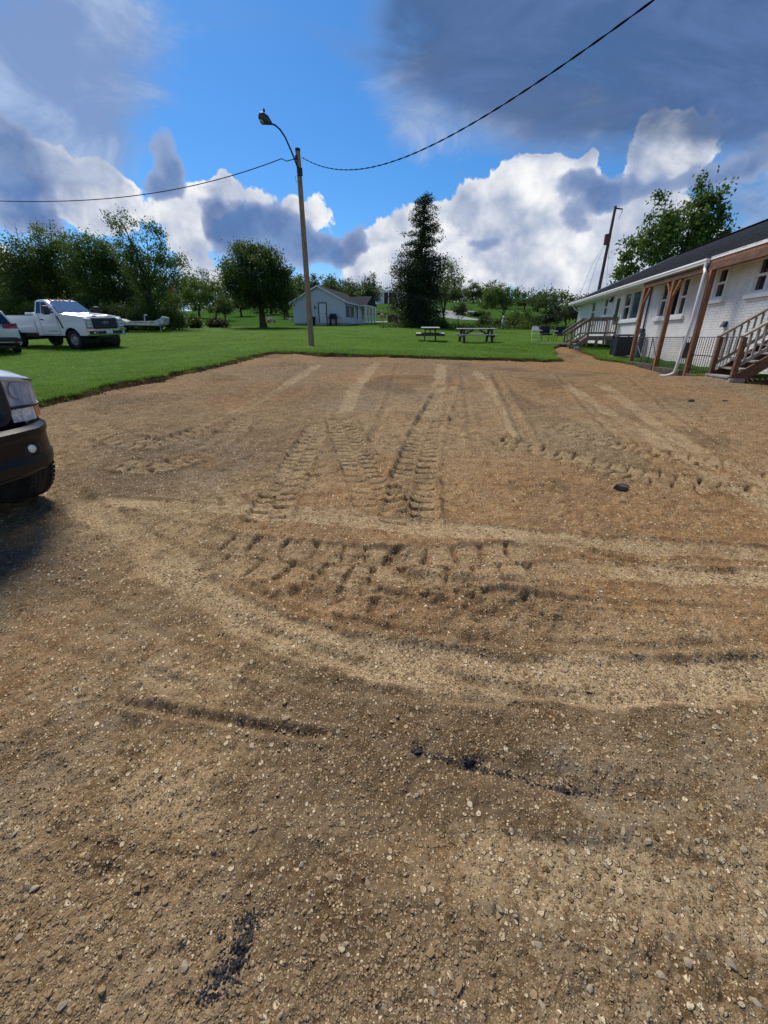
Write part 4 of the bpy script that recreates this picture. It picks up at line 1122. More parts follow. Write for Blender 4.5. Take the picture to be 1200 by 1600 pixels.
def wire_curve(pix, A, B):
    """wire in the vertical plane through A and B (xy) that passes through the pixels"""
    out = []; A = np.array(A[:2]); B = np.array(B[:2]); e = B-A; nrm = np.array([-e[1], e[0]])
    for p in pix:
        d = ray(*p); k = (A@nrm)/(d[:2]@nrm); out.append((d[0]*k, d[1]*k, EYE+d[2]*k))
    return np.array(out)
def smooth_wire(pts, A, n=60):
    s = np.hypot(pts[:, 0]-A[0], pts[:, 1]-A[1]); c = np.polyfit(s, pts[:, 2], 3 if len(pts) > 4 else 2)
    L = np.linspace(s[0], s[-1], n); d = (pts[-1, :2]-pts[0, :2])/np.hypot(*(pts[-1, :2]-pts[0, :2]))
    return [(pts[0, 0]+d[0]*(l-s[0]), pts[0, 1]+d[1]*(l-s[0]), float(np.polyval(c, l))) for l in L]
E1 = at(1015, 0, 9.0)
w1 = wire_curve([(472, 246), (500, 259), (545, 265), (600, 258), (700, 212), (800, 154), (880, 103), (950, 57), (1015, 0)], PB, E1)
pts = smooth_wire(w1, PB); v_ = Vector(pts[-1])-Vector(pts[-2])
pts += [tuple(Vector(pts[-1]) + v_*k + Vector((0, 0, .006*k*k))) for k in range(1, 16)]
t_ = thing('power_cable', 'black twisted service cable rising over the lot from the lamp pole', 'cable', PB)
for ph in (0, math.pi):
    mb = MB(); fine = []
    for i in range(len(pts)-1):
        for f in np.linspace(0, 1, 5, endpoint=False):
            p = Vector(pts[i]).lerp(Vector(pts[i+1]), float(f)); s = (i+f)*.42*2.4; dd = (Vector(pts[i+1])-Vector(pts[i])).normalized(); u_ = dd.cross(Vector((0, 0, 1))).normalized(); w_ = dd.cross(u_)
            fine.append(p - Vector(PB) + u_*math.cos(s*2+ph)*.009 + w_*math.sin(s*2+ph)*.009)
    mb.tube(fine, .0095, 5); mb.build('strand', M_CABLE, t_, smooth=True)
E2 = at(0, 314, 26)
w2 = wire_curve([(462, 240), (440, 247), (400, 264), (320, 285), (230, 303), (130, 313), (60, 315), (0, 314)], PB, E2)
pts = smooth_wire(w2[1:], PB); v_ = Vector(pts[-1])-Vector(pts[-2]); pts += [tuple(Vector(pts[-1]) + v_*k + Vector((0, 0, .004*k*k))) for k in range(1, 30)]
pts = [tuple(at(469, 246, D0))] + [tuple((at(455, 248.5, D0)+np.array(pts[0]))/2 - np.array([0, 0, .08]))] + pts
t_ = thing('power_cable', 'black service cable running left from the lamp pole above the trees', 'cable', PB)
MB().tube([Vector(p)-Vector(PB) for p in pts], .017, 6).build('strand', M_CABLE, t_, smooth=True)

# utility pole behind the building
UP = at(935, 455, 44); tp = at(962, 322, 44)
UPB = UP - (tp-UP)*.45
t_ = thing('utility_pole', 'utility pole with rusty box rising behind the brick building', 'utility pole', (UPB[0], UPB[1], UPB[2]-1.0))
rel = tp-UPB
mb = MB(); mb.tube([(0, 0, 0), tuple(rel+np.array([0, 0, 1.0]))], [.17, .11], 12); mb.build('pole', mat('dark_pole_wood', (.13, .085, .065), .9, var=.25), t_, smooth=True)
bx = at(949, 374, 44)-UPB+np.array([0, 0, 1]); MB().lathe([(0, -.42), (.26, -.4), (.28, .38), (.0, .44)], 14, Matrix.Translation(tuple(bx)) @ Matrix.Rotation(math.pi/2, 4, 'X')).build('transformer', mat('rusty_box', (.16, .06, .05), .7, var=.3), t_, smooth=True)
tt = rel+np.array([0, 0, 1.0]); MB().bar(tuple(tt+np.array([-.1, 0, -.15])), tuple(tt+np.array([.65, 0, -.22])), .08, .09).build('crossarm', M_SLEEPER, t_)
MB().tube([tuple(tt+np.array([.45, 0, -.9])), tuple(tt+np.array([.62, 0, -.5])), tuple(tt+np.array([.66, 0, -.3]))], .035, 6).build('cutout', M_GREYM, t_)
for px, py in ((905, 440), (920, 432), (953, 430)):
    e_ = at(px, py, 44)-UPB+np.array([0, 0, 1]); MB().tube([tuple(bx+np.array([.2, 0, .3])), tuple((bx+e_)/2+np.array([0, 0, -.25])), tuple(e_+np.array([0, 0, -2]))], .012, 5).build('guy_wire', M_DKGREY, t_)

# ------------------------------------------------------------------ picnic tables
def picnic(loc, rz, lb, L=2.3, pw=.152):
    t_ = thing('picnic_table', lb, 'picnic table', loc, rz, 'picnic tables on the lawn', (Matrix.Rotation(math.atan(.05), 4, 'X') @ Matrix.Rotation(rz, 4, 'Z')).to_euler())
    for i in range(5): MB().box((-L/2, (i-2.5)*pw, .735), (L/2, (i-2.5)*pw+pw-.009, .775)).build('top_plank', M_TBL, t_, bevel=.006)
    for s in (-1, 1):
        for j in range(2): MB().box((-L/2, s*.68-.145+j*.147, .43), (L/2, s*.68-.145+j*.147+.14, .468)).build('bench_plank', M_TBL, t_, bevel=.006)
    for sx in (-1, 1):
        x = sx*(L/2-.32)
        for s in (-1, 1): MB().bar((x, s*.28, .735), (x, s*(.64 if pw < .18 else .34), 0), .045, .14, (1, 0, 0)).build('leg', M_TBD, t_)
        MB().bar((x+.046*sx, -.84, .39), (x+.046*sx, .84, .39), .04, .13).build('bench_support', M_TBD, t_)
        MB().bar((x-.046*sx, -.36, .69), (x-.046*sx, .36, .69), .04, .085).build('cleat', M_TBD, t_)
        MB().bar((x-.08*sx, 0, .40), (.18*sx, 0, .70), .045, .085).build('brace', M_TBD, t_)
    return t_
M_TBL = mat('silvered_planks', (.30, .29, .285), .75, var=.2, scale=5, stretch=(.6, 5, 5)); M_TBD = mat('dark_weathered_legs', (.075, .065, .06), .85, var=.25)
q = (P(716, 536)+P(768, 533.5))/2 + np.array([-.15, -.2, 0]); picnic((q[0], 26.2, gz(q[0], 26.2)), rad(3), 'wide picnic table seen from its long side', 2.25)
q = P(671, 533); picnic((q[0], 26.8, gz(q[0], 26.8)), rad(86), 'picnic table seen from its narrow end, left of the wide one', 1.75, .215)

# ------------------------------------------------------------------ chairs
M_NAVY = mat('navy_upholstery', (.012, .02, .035), .8, var=.2)
q = P(835, 536.5)
t_ = thing('folding_chair', 'white metal folding chair on the lawn beside two dark armchairs', 'chair', (q[0], q[1], gz(q[0], q[1])), rad(175))
for s in (-1, 1):
    MB().tube([(s*.21, .16, 0), (s*.21, -.10, .45), (s*.20, -.19, .72)], .014, 8).build('leg', M_WHITE, t_, smooth=True)
    MB().tube([(s*.20, -.26, 0), (s*.20, .12, .46)], .013, 8).build('leg', M_WHITE, t_, smooth=True)
MB().box((-.2, -.16, .435), (.2, .22, .46)).build('seat', M_WHITE, t_, bevel=.012)
MB().tube([(-.20, -.19, .72), (-.18, -.215, .82), (-.1, -.225, .86), (.1, -.225, .86), (.18, -.215, .82), (.20, -.19, .72)], .014, 8).build('back_frame', M_WHITE, t_, smooth=True)
MB().box((-.185, -.225, .64), (.185, -.20, .83)).build('backrest', M_WHITE, t_, bevel=.03)
MB().tube([(-.2, -.17, .12), (.2, -.17, .12)], .01, 6).build('crossbar', M_WHITE, t_)
for (px, py), lb in (((851, 535.5), 'navy padded armchair between the white chair and another armchair'), ((875, 535.5), 'navy padded armchair nearest the deck steps')):
    q = P(px, py)
    t_ = thing('armchair', lb, 'chair', (q[0], q[1], gz(q[0], q[1])), rad(178), 'navy armchairs on the lawn')
    MB().box((-.29, -.24, .40), (.29, .28, .49)).build('seat', M_NAVY, t_, bevel=.03)
    MB().box((-.29, -.30, .50), (.29, -.22, .92)).build('backrest', M_NAVY, t_, bevel=.03)
    for s in (-1, 1):
        MB().tube([(s*.32, .26, 0), (s*.32, .26, .64)], .014, 8).build('leg', M_BLACK, t_, smooth=True)
        MB().tube([(s*.30, -.34, 0), (s*.32, -.25, .45), (s*.32, -.27, .66)], .014, 8).build('leg', M_BLACK, t_, smooth=True)
        MB().tube([(s*.32, -.28, .66), (s*.32, .28, .65)], .024, 8).build('armrest', M_GREYM, t_, smooth=True)
    MB().tube([(-.32, .24, .39), (.32, .24, .39)], .012, 6).build('seat_rail', M_GREYM, t_)
# ------------------------------------------------------------------ vehicles
def wheel(parent, x, y, z, r, w, rim_m, side, hub=True, tread=False, n=32):
    """side: +1 when the outer face looks towards +y"""
    M = Matrix.Translation((x, y, z)) @ (Matrix.Identity(4) if side > 0 else Matrix.Rotation(math.pi, 4, 'Z'))
    h = w/2; ri = r*.60
    wh = MB(); wh.lathe([(ri, -h*.8), (r*.86, -h), (r*.97, -h*.86), (r, -h*.6), (r, h*.6), (r*.97, h*.86), (r*.86, h), (ri*1.02, h*.9), (ri, h*.7)], n, M)
    o = wh.build('wheel', M_RUBBER, parent, smooth=True)
    rm = MB(); rm.lathe([(ri, -h*.8), (ri*.99, h*.78), (ri*.93, h*.86), (ri*.86, h*.62), (ri*.55, h*.42), (ri*.50, h*.62), (ri*.30, h*.74), (0, h*.74)], n, M); rm.build('rim', rim_m, o, smooth=True)
    mb = MB()
    for k in range(8):
        a = k*math.pi/4; c = Vector((math.cos(a)*ri*.72, h*.54, math.sin(a)*ri*.72))
        mb.lathe([(0, .012), (ri*.11, .01), (ri*.11, -.01)], 8, M @ Matrix.Translation(c))
    mb.build('vent_hole', M_BLACK, o)
    if tread:
        g = MB()
        for k in range(4):
            yy_ = -h*.48 + k*h*.32
            g.lathe([(r*1.004, yy_-.006), (r*1.006, yy_), (r*1.004, yy_+.006)], n, M)
        g.build('tread_groove', M_BLACK, o)
        g = MB()
        for k in range(56):
            a = k*2*math.pi/56
            for s in (-1, 1):
                c = Vector((math.cos(a)*r*1.001, s*h*.70, math.sin(a)*r*1.001)); R = M @ Matrix.Translation(c) @ Matrix.Rotation(-a, 4, 'Y')
                g.box((-.01, -h*.17, -.016), (.008, h*.17, .016), R)
        g.build('tread_block', M_RUBBER, o)
    return o


def arch_profile(x0, x1, zb, top, wheels, r):
    """side outline with wheel arches: top = list of (x, z) from front to back"""
    p = [(x1, zb)]
    p += list(reversed(top)) if top[0][0] < top[-1][0] else list(top)
    return p


def body_outline(top, zb, arches, r, zc):
    """closed outline: top from front (max x) to rear, then bottom rear to front with arches"""
    pts = list(top); xr = top[-1][0]; xf = top[0][0]
    pts.append((xr, zb))
    for ax in sorted(arches):
        dx = math.sqrt(max(r*r-(zb-zc)**2, 0)); a0 = math.atan2(zb-zc, -dx); a1 = math.atan2(zb-zc, dx)
        a0 = a0 if a0 > 0 else a0 + 2*math.pi
        for a in np.linspace(a0, a1, 13): pts.append((ax+r*math.cos(a), zc+r*math.sin(a)))
    pts.append((xf, zb))
    return pts


# white pickup on the lawn (front axle centre is its origin, nose along +x)
w1_, w2_ = P(124, 546.5), P(180, 543.5)
H_ang = rad(-17)
hx, hy = math.cos(H_ang), math.sin(H_ang); lx_, ly_ = -hy, hx
org = np.array([w1_[0]+lx_*.90, w1_[1]+ly_*.90])
zf = gz(*org); zr = gz(org[0]-hx*3.6, org[1]-hy*3.6); zl = gz(org[0]+lx_, org[1]+ly_); zrr = gz(org[0]-lx_, org[1]-ly_)
PK = thing('pickup_truck', 'white regular cab pickup with black grille parked on the lawn', 'pickup truck', (org[0], org[1], zf+.02))
PK.rotation_euler = (math.atan2(zl-zrr, 2)*.8, -math.atan2(zf-zr, 3.6)*.8, H_ang)
R_ = .40; AR = .50
top = [(.86, .70), (.885, .95), (.87, 1.22), (.80, 1.335), (.4, 1.385), (-.2, 1.43), (-.62, 1.46)]
out = body_outline(top + [(-.62, 1.44), (-2.06, 1.42)], .56, [0.0], AR, R_)
mb = MB(); mb.prism(out, -1.0, 1.0); mb.build('body', M_CARW, PK, bevel=.05, seg=3)
hood = MB()
rows = []
for x, z in ((.80, 1.33), (.78, 1.365), (.6, 1.405), (.2, 1.45), (-.3, 1.485), (-.7, 1.50)):
    rows.append([(x - .10*abs(v)**3, v*.90, z - .045*abs(v)**4 + (.022 if .35 < abs(v) < .75 else 0)) for v in np.linspace(-1, 1, 17)])
hood.sheet(rows); hood.build('hood', M_CARW, PK, smooth='all')
# greenhouse
def ring(x0, z0, y0, x1, z1, y1): return None
cabp = [(-.66, 1.43, .93), (-1.32, 1.99, .76), (-1.55, 2.045, .72), (-1.92, 2.03, .72), (-2.03, 1.98, .74), (-2.07, 1.42, .94)]
mb = MB(); n = len(cabp)
mb.add([(x, -y, z) for x, z, y in cabp] + [(x, y, z) for x, z, y in cabp], [tuple(range(n)), tuple(range(2*n-1, n-1, -1))] + [(i, i+n, (i+1) % n+n, (i+1) % n) for i in range(n)])
cab = mb.build('cab', M_CARW, PK, bevel=.045, seg=3)
mb = MB(); mb.add([(-.66, -.82, 1.485), (-.66, .82, 1.485), (-1.29, .68, 1.985), (-1.29, -.68, 1.985)], [(0, 1, 2, 3)])
mb.v = [(x+.012, y, z+.012) for x, y, z in mb.v]; mb.build('windshield', M_WSH, cab)
MB().add([(-2.085, -.7, 1.5), (-2.085, .7, 1.5), (-2.055, .62, 1.92), (-2.055, -.62, 1.92)], [(0, 1, 2, 3)]).build('rear_window', M_CARG, cab)
for s in (-1, 1):
    def sy(z): return s*(.93 - (z-1.43)/(1.99-1.43)*.17 + .012)
    q = [(-.93, 1.49), (-1.40, 1.925), (-1.62, 1.95), (-1.62, 1.48)]
    dr = MB().prism([(-.70, .62), (-.70, 1.44), (-.72, 1.45), (-1.72, 1.44), (-1.74, .62)], s*1.0, s*1.006).build('door', M_CARW, PK)
    MB().add([(x, sy(z), z) for x, z in q], [(0, 1, 2, 3)]).build('side_window', M_CARG, dr)
    MB().add([(x, sy(z), z) for x, z in [(-1.68, 1.48), (-1.68, 1.95), (-1.90, 1.94), (-1.94, 1.48)]], [(0, 1, 2, 3)]).build('quarter_window', M_CARG, cab)
    mb = MB()
    for xx in (-.68, -1.745): mb.box((xx-.008, s*1.001-.004, .60), (xx+.008, s*1.001+.004, 1.44))
    mb.box((-1.745, s*1.001-.004, .595), (-.68, s*1.001+.004, .61)); mb.build('door_seam', M_BLACK, dr)
    MB().box((-1.66, s*1.03-.015, 1.20), (-1.44, s*1.03+.015, 1.245)).build('door_handle', M_PLAST, dr, bevel=.01)
    MB().box((-1.35, s*1.004-.006, .735), (-.80, s*1.004+.006, .762)).build('door_decal', M_DKGREY, dr)
    MB().prism([(-.50, .86), (-.42, .86), (-.58, 1.36), (-.66, 1.36)], s*1.0, s*1.012).build('fender_vent', M_PLAST, PK)
    mr = MB(); mr.bar((-.88, s*.94, 1.52), (-.84, s*1.16, 1.52), .05, .06); mr.bar((-.88, s*.92, 1.64), (-.84, s*1.16, 1.66), .05, .05); m_ = mr.build('mirror', M_PLAST, PK)
    MB().box((-.93, s*1.26-.13, 1.42), (-.76, s*1.26+.13, 1.78)).build('mirror_shell', M_PLAST, m_, bevel=.05, seg=3)
    MB().prism([(.30+.0, .95), (.9, .95), (.9, 1.0)], s*.99, s*.99).build('side_marker', M_AMBER, PK) if False else None
    # lip round the wheel opening
    lip = MB(); lip.tube([(AR*1.02*math.cos(a), s*1.0, R_+AR*1.02*math.sin(a)) for a in np.linspace(.33, math.pi-.33, 16)], .028, 6); lip.build('wheel_arch', M_CARW, PK, smooth=True)
    MB().lathe([(0, -.9*s), (AR*.99, -.9*s), (AR*.99, s*.2)], 20, Matrix.Translation((0, s*.99-s*.2, R_))).build('wheel_well', M_BLACK, PK)
    # bed side with its arch
    bt = body_outline([(-2.12, 1.40), (-4.92, 1.42), (-4.98, 1.30)], .66, [-3.6], AR, R_)
    MB().prism(bt, s*.90, s*1.0).build('bed_side', M_CARW, PK, bevel=.03)
    MB().box((-4.92, s*.95-.05, 1.405), (-2.12, s*.95+.05, 1.43)).build('bed_rail', M_PLAST, PK)
    MB().box((-4.985, s*.90-.09, .98), (-4.93, s*.90+.09, 1.36)).build('tail_light', M_RED, PK)
    wheel(PK, 0, s*.87, R_, R_, .27, M_GREYM, s); wheel(PK, -3.6, s*.87, R_, R_, .27, M_GREYM, s)
MB().box((-4.98, -.9, .70), (-4.90, .9, 1.40)).build('tailgate', M_CARW, PK); MB().box((-4.9, -.9, .78), (-2.12, .9, .84)).build('bed_floor', M_PLAST, PK); MB().box((-2.16, -.9, .8), (-2.11, .9, 1.40)).build('bed_front', M_CARW, PK)
MB().box((-2.75, -.86, 1.36), (-2.22, .86, 1.52)).build('toolbox', M_WHITE, PK, bevel=.03)
MB().box((-4.7, -.42, .42), (.7, .42, .62)).build('frame', M_BLACK, PK); MB().box((-.2, -.75, .34), (.2, .75, .46)).build('axle', M_BLACK, PK); MB().box((-3.75, -.75, .34), (-3.45, .75, .48)).build('axle', M_BLACK, PK)
MB().prism([(-2.0, .50), (-2.5, .46), (-2.75, .62), (-2.1, .78)], -.95, -.5).build('fuel_tank', M_BLACK, PK)
# front end
g = MB().box((.86, -.63, .86), (.925, .63, 1.29)).build('grille', M_PLAST, PK, bevel=.03)
for i in range(4): MB().box((.922, -.60, .91+i*.095), (.94, .60, .945+i*.095)).build('grille_bar', M_DKGREY, g)
for s in (-1, 1):
    hl = MB().prism([(.80, .88), (.915, .88), (.905, 1.28), (.78, 1.30)], s*.65, s*.985).build('headlight', M_GREYM, PK, bevel=.03)
    for zz_ in (.93, 1.06, 1.18): MB().box((.90, s*.82-.11, zz_), (.928, s*.82+.11, zz_+.075)).build('lens', M_LAMP, hl, bevel=.01)
    MB().box((1.0, s*.78-.14, .63), (1.045, s*.78+.14, .74)).build('fog_light_bezel', M_PLAST, PK); MB().lathe([(0, .01), (.05, 0)], 12, Matrix.Translation((1.05, s*.76, .685)) @ Matrix.Rotation(-math.pi/2, 4, 'Z')).build('fog_light', M_LAMP, PK)
    MB().tube([(1.0, s*.45, .52), (1.10, s*.45, .50), (1.10, s*.40, .50), (1.0, s*.40, .49)], .018, 6).build('tow_hook', M_DKGREY, PK)
bp = MB(); rows = []
prof = [(.90, .86), (.99, .86), (1.035, .83), (1.035, .76), (1.01, .745), (1.01, .62), (1.03, .60), (1.02, .56), (.92, .55)]
for v in np.linspace(-1, 1, 15): rows.append([(x-.14*abs(v)**4, v*1.015, z) for x, z in prof])
bp.sheet(rows); bp.build('bumper', M_CHROME, PK, smooth=True)
MB().box((.97, -.55, .63), (1.022, .55, .735)).build('bumper_intake', M_PLAST, PK)
MB().box((1.03, -.17, .63), (1.045, .17, .79)).build('licence_plate', M_PLATE, PK, bevel=.005)
MB().box((.72, -.55, .47), (.88, .55, .58)).build('air_dam', M_PLAST, PK); MB().tube([(.15, -.7, .42), (.15, .7, .42)], .05, 8).build('tie_rod', M_DKGREY, PK)
ov = MB(); ov.lathe([(0, .02), (.9, .018), (1, .0)], 28, Matrix.Translation((.94, 0, 1.10)) @ Matrix.Rotation(-math.pi/2, 4, 'Z') @ Matrix.Diagonal((.155, 1, .062, 1))); em = ov.build('emblem', M_GREYM, g, smooth=True)
ov = MB(); ov.lathe([(0, .024), (.9, .022), (.96, .012)], 28, Matrix.Translation((.94, 0, 1.10)) @ Matrix.Rotation(-math.pi/2, 4, 'Z') @ Matrix.Diagonal((.145, 1, .052, 1))); em2 = ov.build('emblem_field', mat('emblem_blue', (.015, .04, .14), .3), g, smooth=True)
fc = bpy.data.curves.new('emblem_script', 'FONT'); fc.body = 'Ford'; fc.size = .10; fc.align_x = 'CENTER'; fc.align_y = 'CENTER'; fc.extrude = .002; fc.shear = .3
fo = link(bpy.data.objects.new('emblem_script', fc)); fo.parent = g; fo.location = (.968, 0, 1.10); fo.rotation_euler = (math.pi/2, 0, math.pi/2); fc.materials.append(M_CHROME)
for y in (-.5, -.18, 0, .18, .5): MB().box((-1.50, y-.05, 2.03), (-1.40, y+.05, 2.075)).build('roof_marker', M_AMBER, cab, bevel=.012)
MB().tube([(-.62, .75, 1.46), (-.72, .78, 2.0)], .006, 5).build('antenna', M_BLACK, PK)
for s in (-1, 1): MB().bar((-.66, s*.25+.2, 1.50), (-.86, s*.25-.25, 1.655), .02, .015).build('wiper', M_BLACK, cab)

# white SUV at the left edge, seen from behind (origin: rear axle centre)
wq = P(27, 551.5); A2 = math.atan2(.67, -.74); hx, hy = math.cos(A2), math.sin(A2); lx_, ly_ = -hy, hx
org = np.array([wq[0]+lx_*.78, wq[1]+ly_*.78])
SV = thing('parked_suv', 'white crossover with red tail light at the left edge of the lawn', 'car', (org[0], org[1], gz(*org)+.01), 0)
zf = gz(org[0]+hx*2.7, org[1]+hy*2.7); SV.rotation_euler = (0, -math.atan2(zf-gz(*org), 2.7)*.7, A2)
M_SUVW = mat('pearl_white_paint', (.66, .69, .72), .22, coat=.6)
out = body_outline([(3.55, .62), (3.5, .85), (3.2, .98), (2.5, 1.06), (-.70, 1.10), (-.93, 1.02), (-.95, .70), (-.92, .62)], .36, [0, 2.66], .40, .34)
MB().prism(out, -.91, .91).build('body', M_SUVW, SV, bevel=.07, seg=3)
gh = [(2.45, 1.05, .86), (1.75, 1.52, .70), (1.3, 1.64, .64), (.0, 1.66, .62), (-.55, 1.60, .62), (-.66, 1.55, .63), (-.80, 1.07, .84)]
n = len(gh); mb = MB(); mb.add([(x, -y, z) for x, z, y in gh] + [(x, y, z) for x, z, y in gh], [tuple(range(n)), tuple(range(2*n-1, n-1, -1))] + [(i, i+n, (i+1) % n+n, (i+1) % n) for i in range(n)])
roof_ = mb.build('cabin', M_SUVW, SV, bevel=.06, seg=3)
MB().add([(-.70, -.56, 1.50), (-.70, .56, 1.50), (-.825, .76, 1.12), (-.825, -.76, 1.12)], [(0, 1, 2, 3)]).build('rear_window', M_CARG, roof_)
MB().box((-.88, -.60, 1.56), (-.50, .60, 1.60)).build('spoiler', M_SUVW, roof_, bevel=.015)
for s in (-1, 1):
    MB().add([(x, s*(y+.012), z) for x, z, y in ((1.95, 1.12, .83), (1.55, 1.50, .71), (.0, 1.56, .675), (-.45, 1.50, .675), (-.62, 1.16, .82))], [(0, 1, 2, 3, 4)]).build('side_window', M_CARG, roof_)
    tl = MB(); rows = []
    for x, y in ((-.955, .44), (-.975, .62), (-.95, .80), (-.90, .90), (-.78, .935), (-.62, .93)): rows.append([(x, s*y, .98 + max(0, (.6-y))*.05), (x+.015, s*y, 1.05 + (y-.44)*.10), (x+.05, s*y, 1.10+(y-.44)*.18)])
    tl.sheet(rows); tl.build('tail_light', M_RED, SV, smooth='all')
    MB().box((-.99, s*.62-.14, .46), (-.955, s*.62+.14, .50)).build('reflector', M_RED, SV)
    wheel(SV, 0, s*.80, .34, .34, .23, M_GREYM, s); wheel(SV, 2.66, s*.80, .34, .34, .23, M_GREYM, s)
MB().box((-.985, -.45, .90), (-.945, .45, .945)).build('trim_bar', M_CHROME, SV, bevel=.008)
MB().box((-.975, -.27, .72), (-.955, .27, .88)).build('licence_plate', M_PLATE, SV)
rows = []
for v in np.linspace(-1, 1, 13): rows.append([(-1.0+.13*abs(v)**4, v*.93, .66), (-1.02+.13*abs(v)**4, v*.935, .60), (-1.01+.13*abs(v)**4, v*.93, .42), (-.9, v*.9, .36)])
MB().sheet(rows).build('bumper', M_PLAST, SV, smooth='all')
rows = [[(x-.012, y*1.002, .455), (x-.014, y*1.003, .50)] for x, y, z in [r[2] for r in rows]]
MB().sheet(rows).build('bumper_trim', M_GREYM, SV, smooth='all')
MB().box((-.8, -.7, .24), (3.3, .7, .4)).build('underbody', M_BLACK, SV)

# older pickup at the left edge of the lot: its front left corner is in view
HA = rad(-11); hx, hy = math.cos(HA), math.sin(HA); lx_, ly_ = -hy, hx
tq = P(66, 767)
org = np.array([-3.70, 2.78])
OT = thing('old_pickup', 'older silver white pickup with black bumper at the left edge of the lot', 'pickup truck', (org[0], org[1], float(G(org[0]+lx_, org[1]+ly_))-.01), HA)
M_SILV = mat('silver_white_paint', (.60, .64, .69), .2, coat=.7)
def oring(x, zt, w, zb):
    h_ = [(0, zt), (w*.5, zt-.005), (w*.80, zt-.035), (w*.93, zt-.09), (w*.985, zt-.20), (w, zt-.38), (w*.985, zb)]
    return [(x, -y, z) for y, z in reversed(h_)] + [(x, y, z) for y, z in h_[1:]]
mb = MB(); mb.loft([oring(.565, 1.07, .962, .80), oring(.50, 1.225, .957, .80), oring(.46, 1.238, .962, .84), oring(.2, 1.265, .985, .90), oring(-.4, 1.295, 1.0, .90), oring(-.62, 1.30, 1.0, .72), oring(-.66, 1.31, 1.0, .60), oring(-2.6, 1.34, 1.0, .58), oring(-5.2, 1.34, 1.0, .62)]); mb.build('body', M_SILV, OT, smooth='all')
mb = MB(); mb.tube([(.735, .62, 1.135), (.66, .66, 1.205), (.3, .70, 1.245), (-.5, .76, 1.275)], .006, 5); mb.tube([(.735, -.62, 1.135), (.66, -.66, 1.205), (.3, -.70, 1.245), (-.5, -.76, 1.275)], .006, 5); mb.build('hood_seam', M_BLACK, OT)
gh = [(-.72, 1.30, .90), (-1.45, 1.86, .70), (-1.8, 1.92, .66), (-3.2, 1.90, .66), (-3.4, 1.32, .90)]
n = len(gh); mb = MB(); mb.add([(x, -y, z) for x, z, y in gh] + [(x, y, z) for x, z, y in gh], [tuple(range(n)), tuple(range(2*n-1, n-1, -1))] + [(i, i+n, (i+1) % n+n, (i+1) % n) for i in range(n)])
cb = mb.build('cab', M_SILV, OT, bevel=.05, seg=3); MB().add([(-.73, -.80, 1.36), (-.73, .80, 1.36), (-1.40, .64, 1.85), (-1.40, -.64, 1.85)], [(0, 1, 2, 3)]).build('windshield', M_CARG, cb)
cb.children[0].location = (.02, 0, .015)
mb = MB(); pl_ = [(.775, 0), (.775, .45), (.765, .605), (.755, .72), (.725, .82), (.665, .905), (.575, .958)]
rows = []
for x, y in [(x, -y) for x, y in reversed(pl_[1:])] + pl_:
    a_ = abs(y); zt = 1.240 - .045*(a_/.76)**2 if a_ < .80 else 1.19 - (a_-.80)*.75
    zl = 1.142 - .068*(a_/.955)**2.2; rows.append([(x-.03, y, zl-.01), (x-.012, y, zl), (x-.004, y*.998, zl+.014), (x-.03, y*.994, zl+.035), ((x+.48)/2-.01, y*.99, (zl+.06)*.4 + zt*.6), (.48, y if a_ < .9 else math.copysign(.955, y), zt)])
mb.sheet(rows); mb.build('hood_nose', M_SILV, OT, smooth='all')
mb = MB(); mb.box((.44, -.90, .78), (.56, .90, 1.13)); mb.build('radiator_support', M_BLACK, OT)
# grille with thick rounded surround
gr = MB(); gr.box((.66, -.53, .82), (.755, .53, 1.15)); gr = gr.build('grille', M_BLACK, OT, bevel=.03)
def rrect(w, z0, z1, x, r=.09, n=5):
    pts = []
    for cx, cz, a0 in ((w-r, z1-r, 0), (-w+r, z1-r, 90), (-w+r, z0+r, 180), (w-r, z0+r, 270)):
        for a in np.linspace(a0, a0+90, n): pts.append((x, cx+r*math.cos(rad(a)), cz+r*math.sin(rad(a))))
    return pts + pts[:1]
MB().tube(rrect(.535, .815, 1.165, .775), .042, 8).build('grille_surround', M_PLAST, gr, smooth=True)
for i in range(3): MB().bar((.775, -.5, .90+i*.085), (.775, .5, .90+i*.085), .03, .035).build('grille_bar', M_PLAST, gr, bevel=.008)
for i in (-1, 1): MB().bar((.778, i*.25, .83), (.778, i*.25, 1.15), .03, .03, (1, 0, 0)).build('grille_bar', M_PLAST, gr)
M_LENS = bpy.data.materials.new('clear_lamp_lens'); M_LENS.use_nodes = True
p_ = M_LENS.node_tree.nodes['Principled BSDF']; p_.inputs['Transmission Weight'].default_value = .9; p_.inputs['Roughness'].default_value = .05; p_.inputs['IOR'].default_value = 1.25; p_.inputs['Base Color'].default_value = (.92, .95, 1, 1)
M_REFL = mat('lamp_reflector', (.86, .90, .95), .25, metal=.25, col2=(.22, .36, .62), scale=5, bump=.4, bscale=12, stretch=(1, 2.2, .7))  # blue and white patches paint bright sky reflections into the lamp
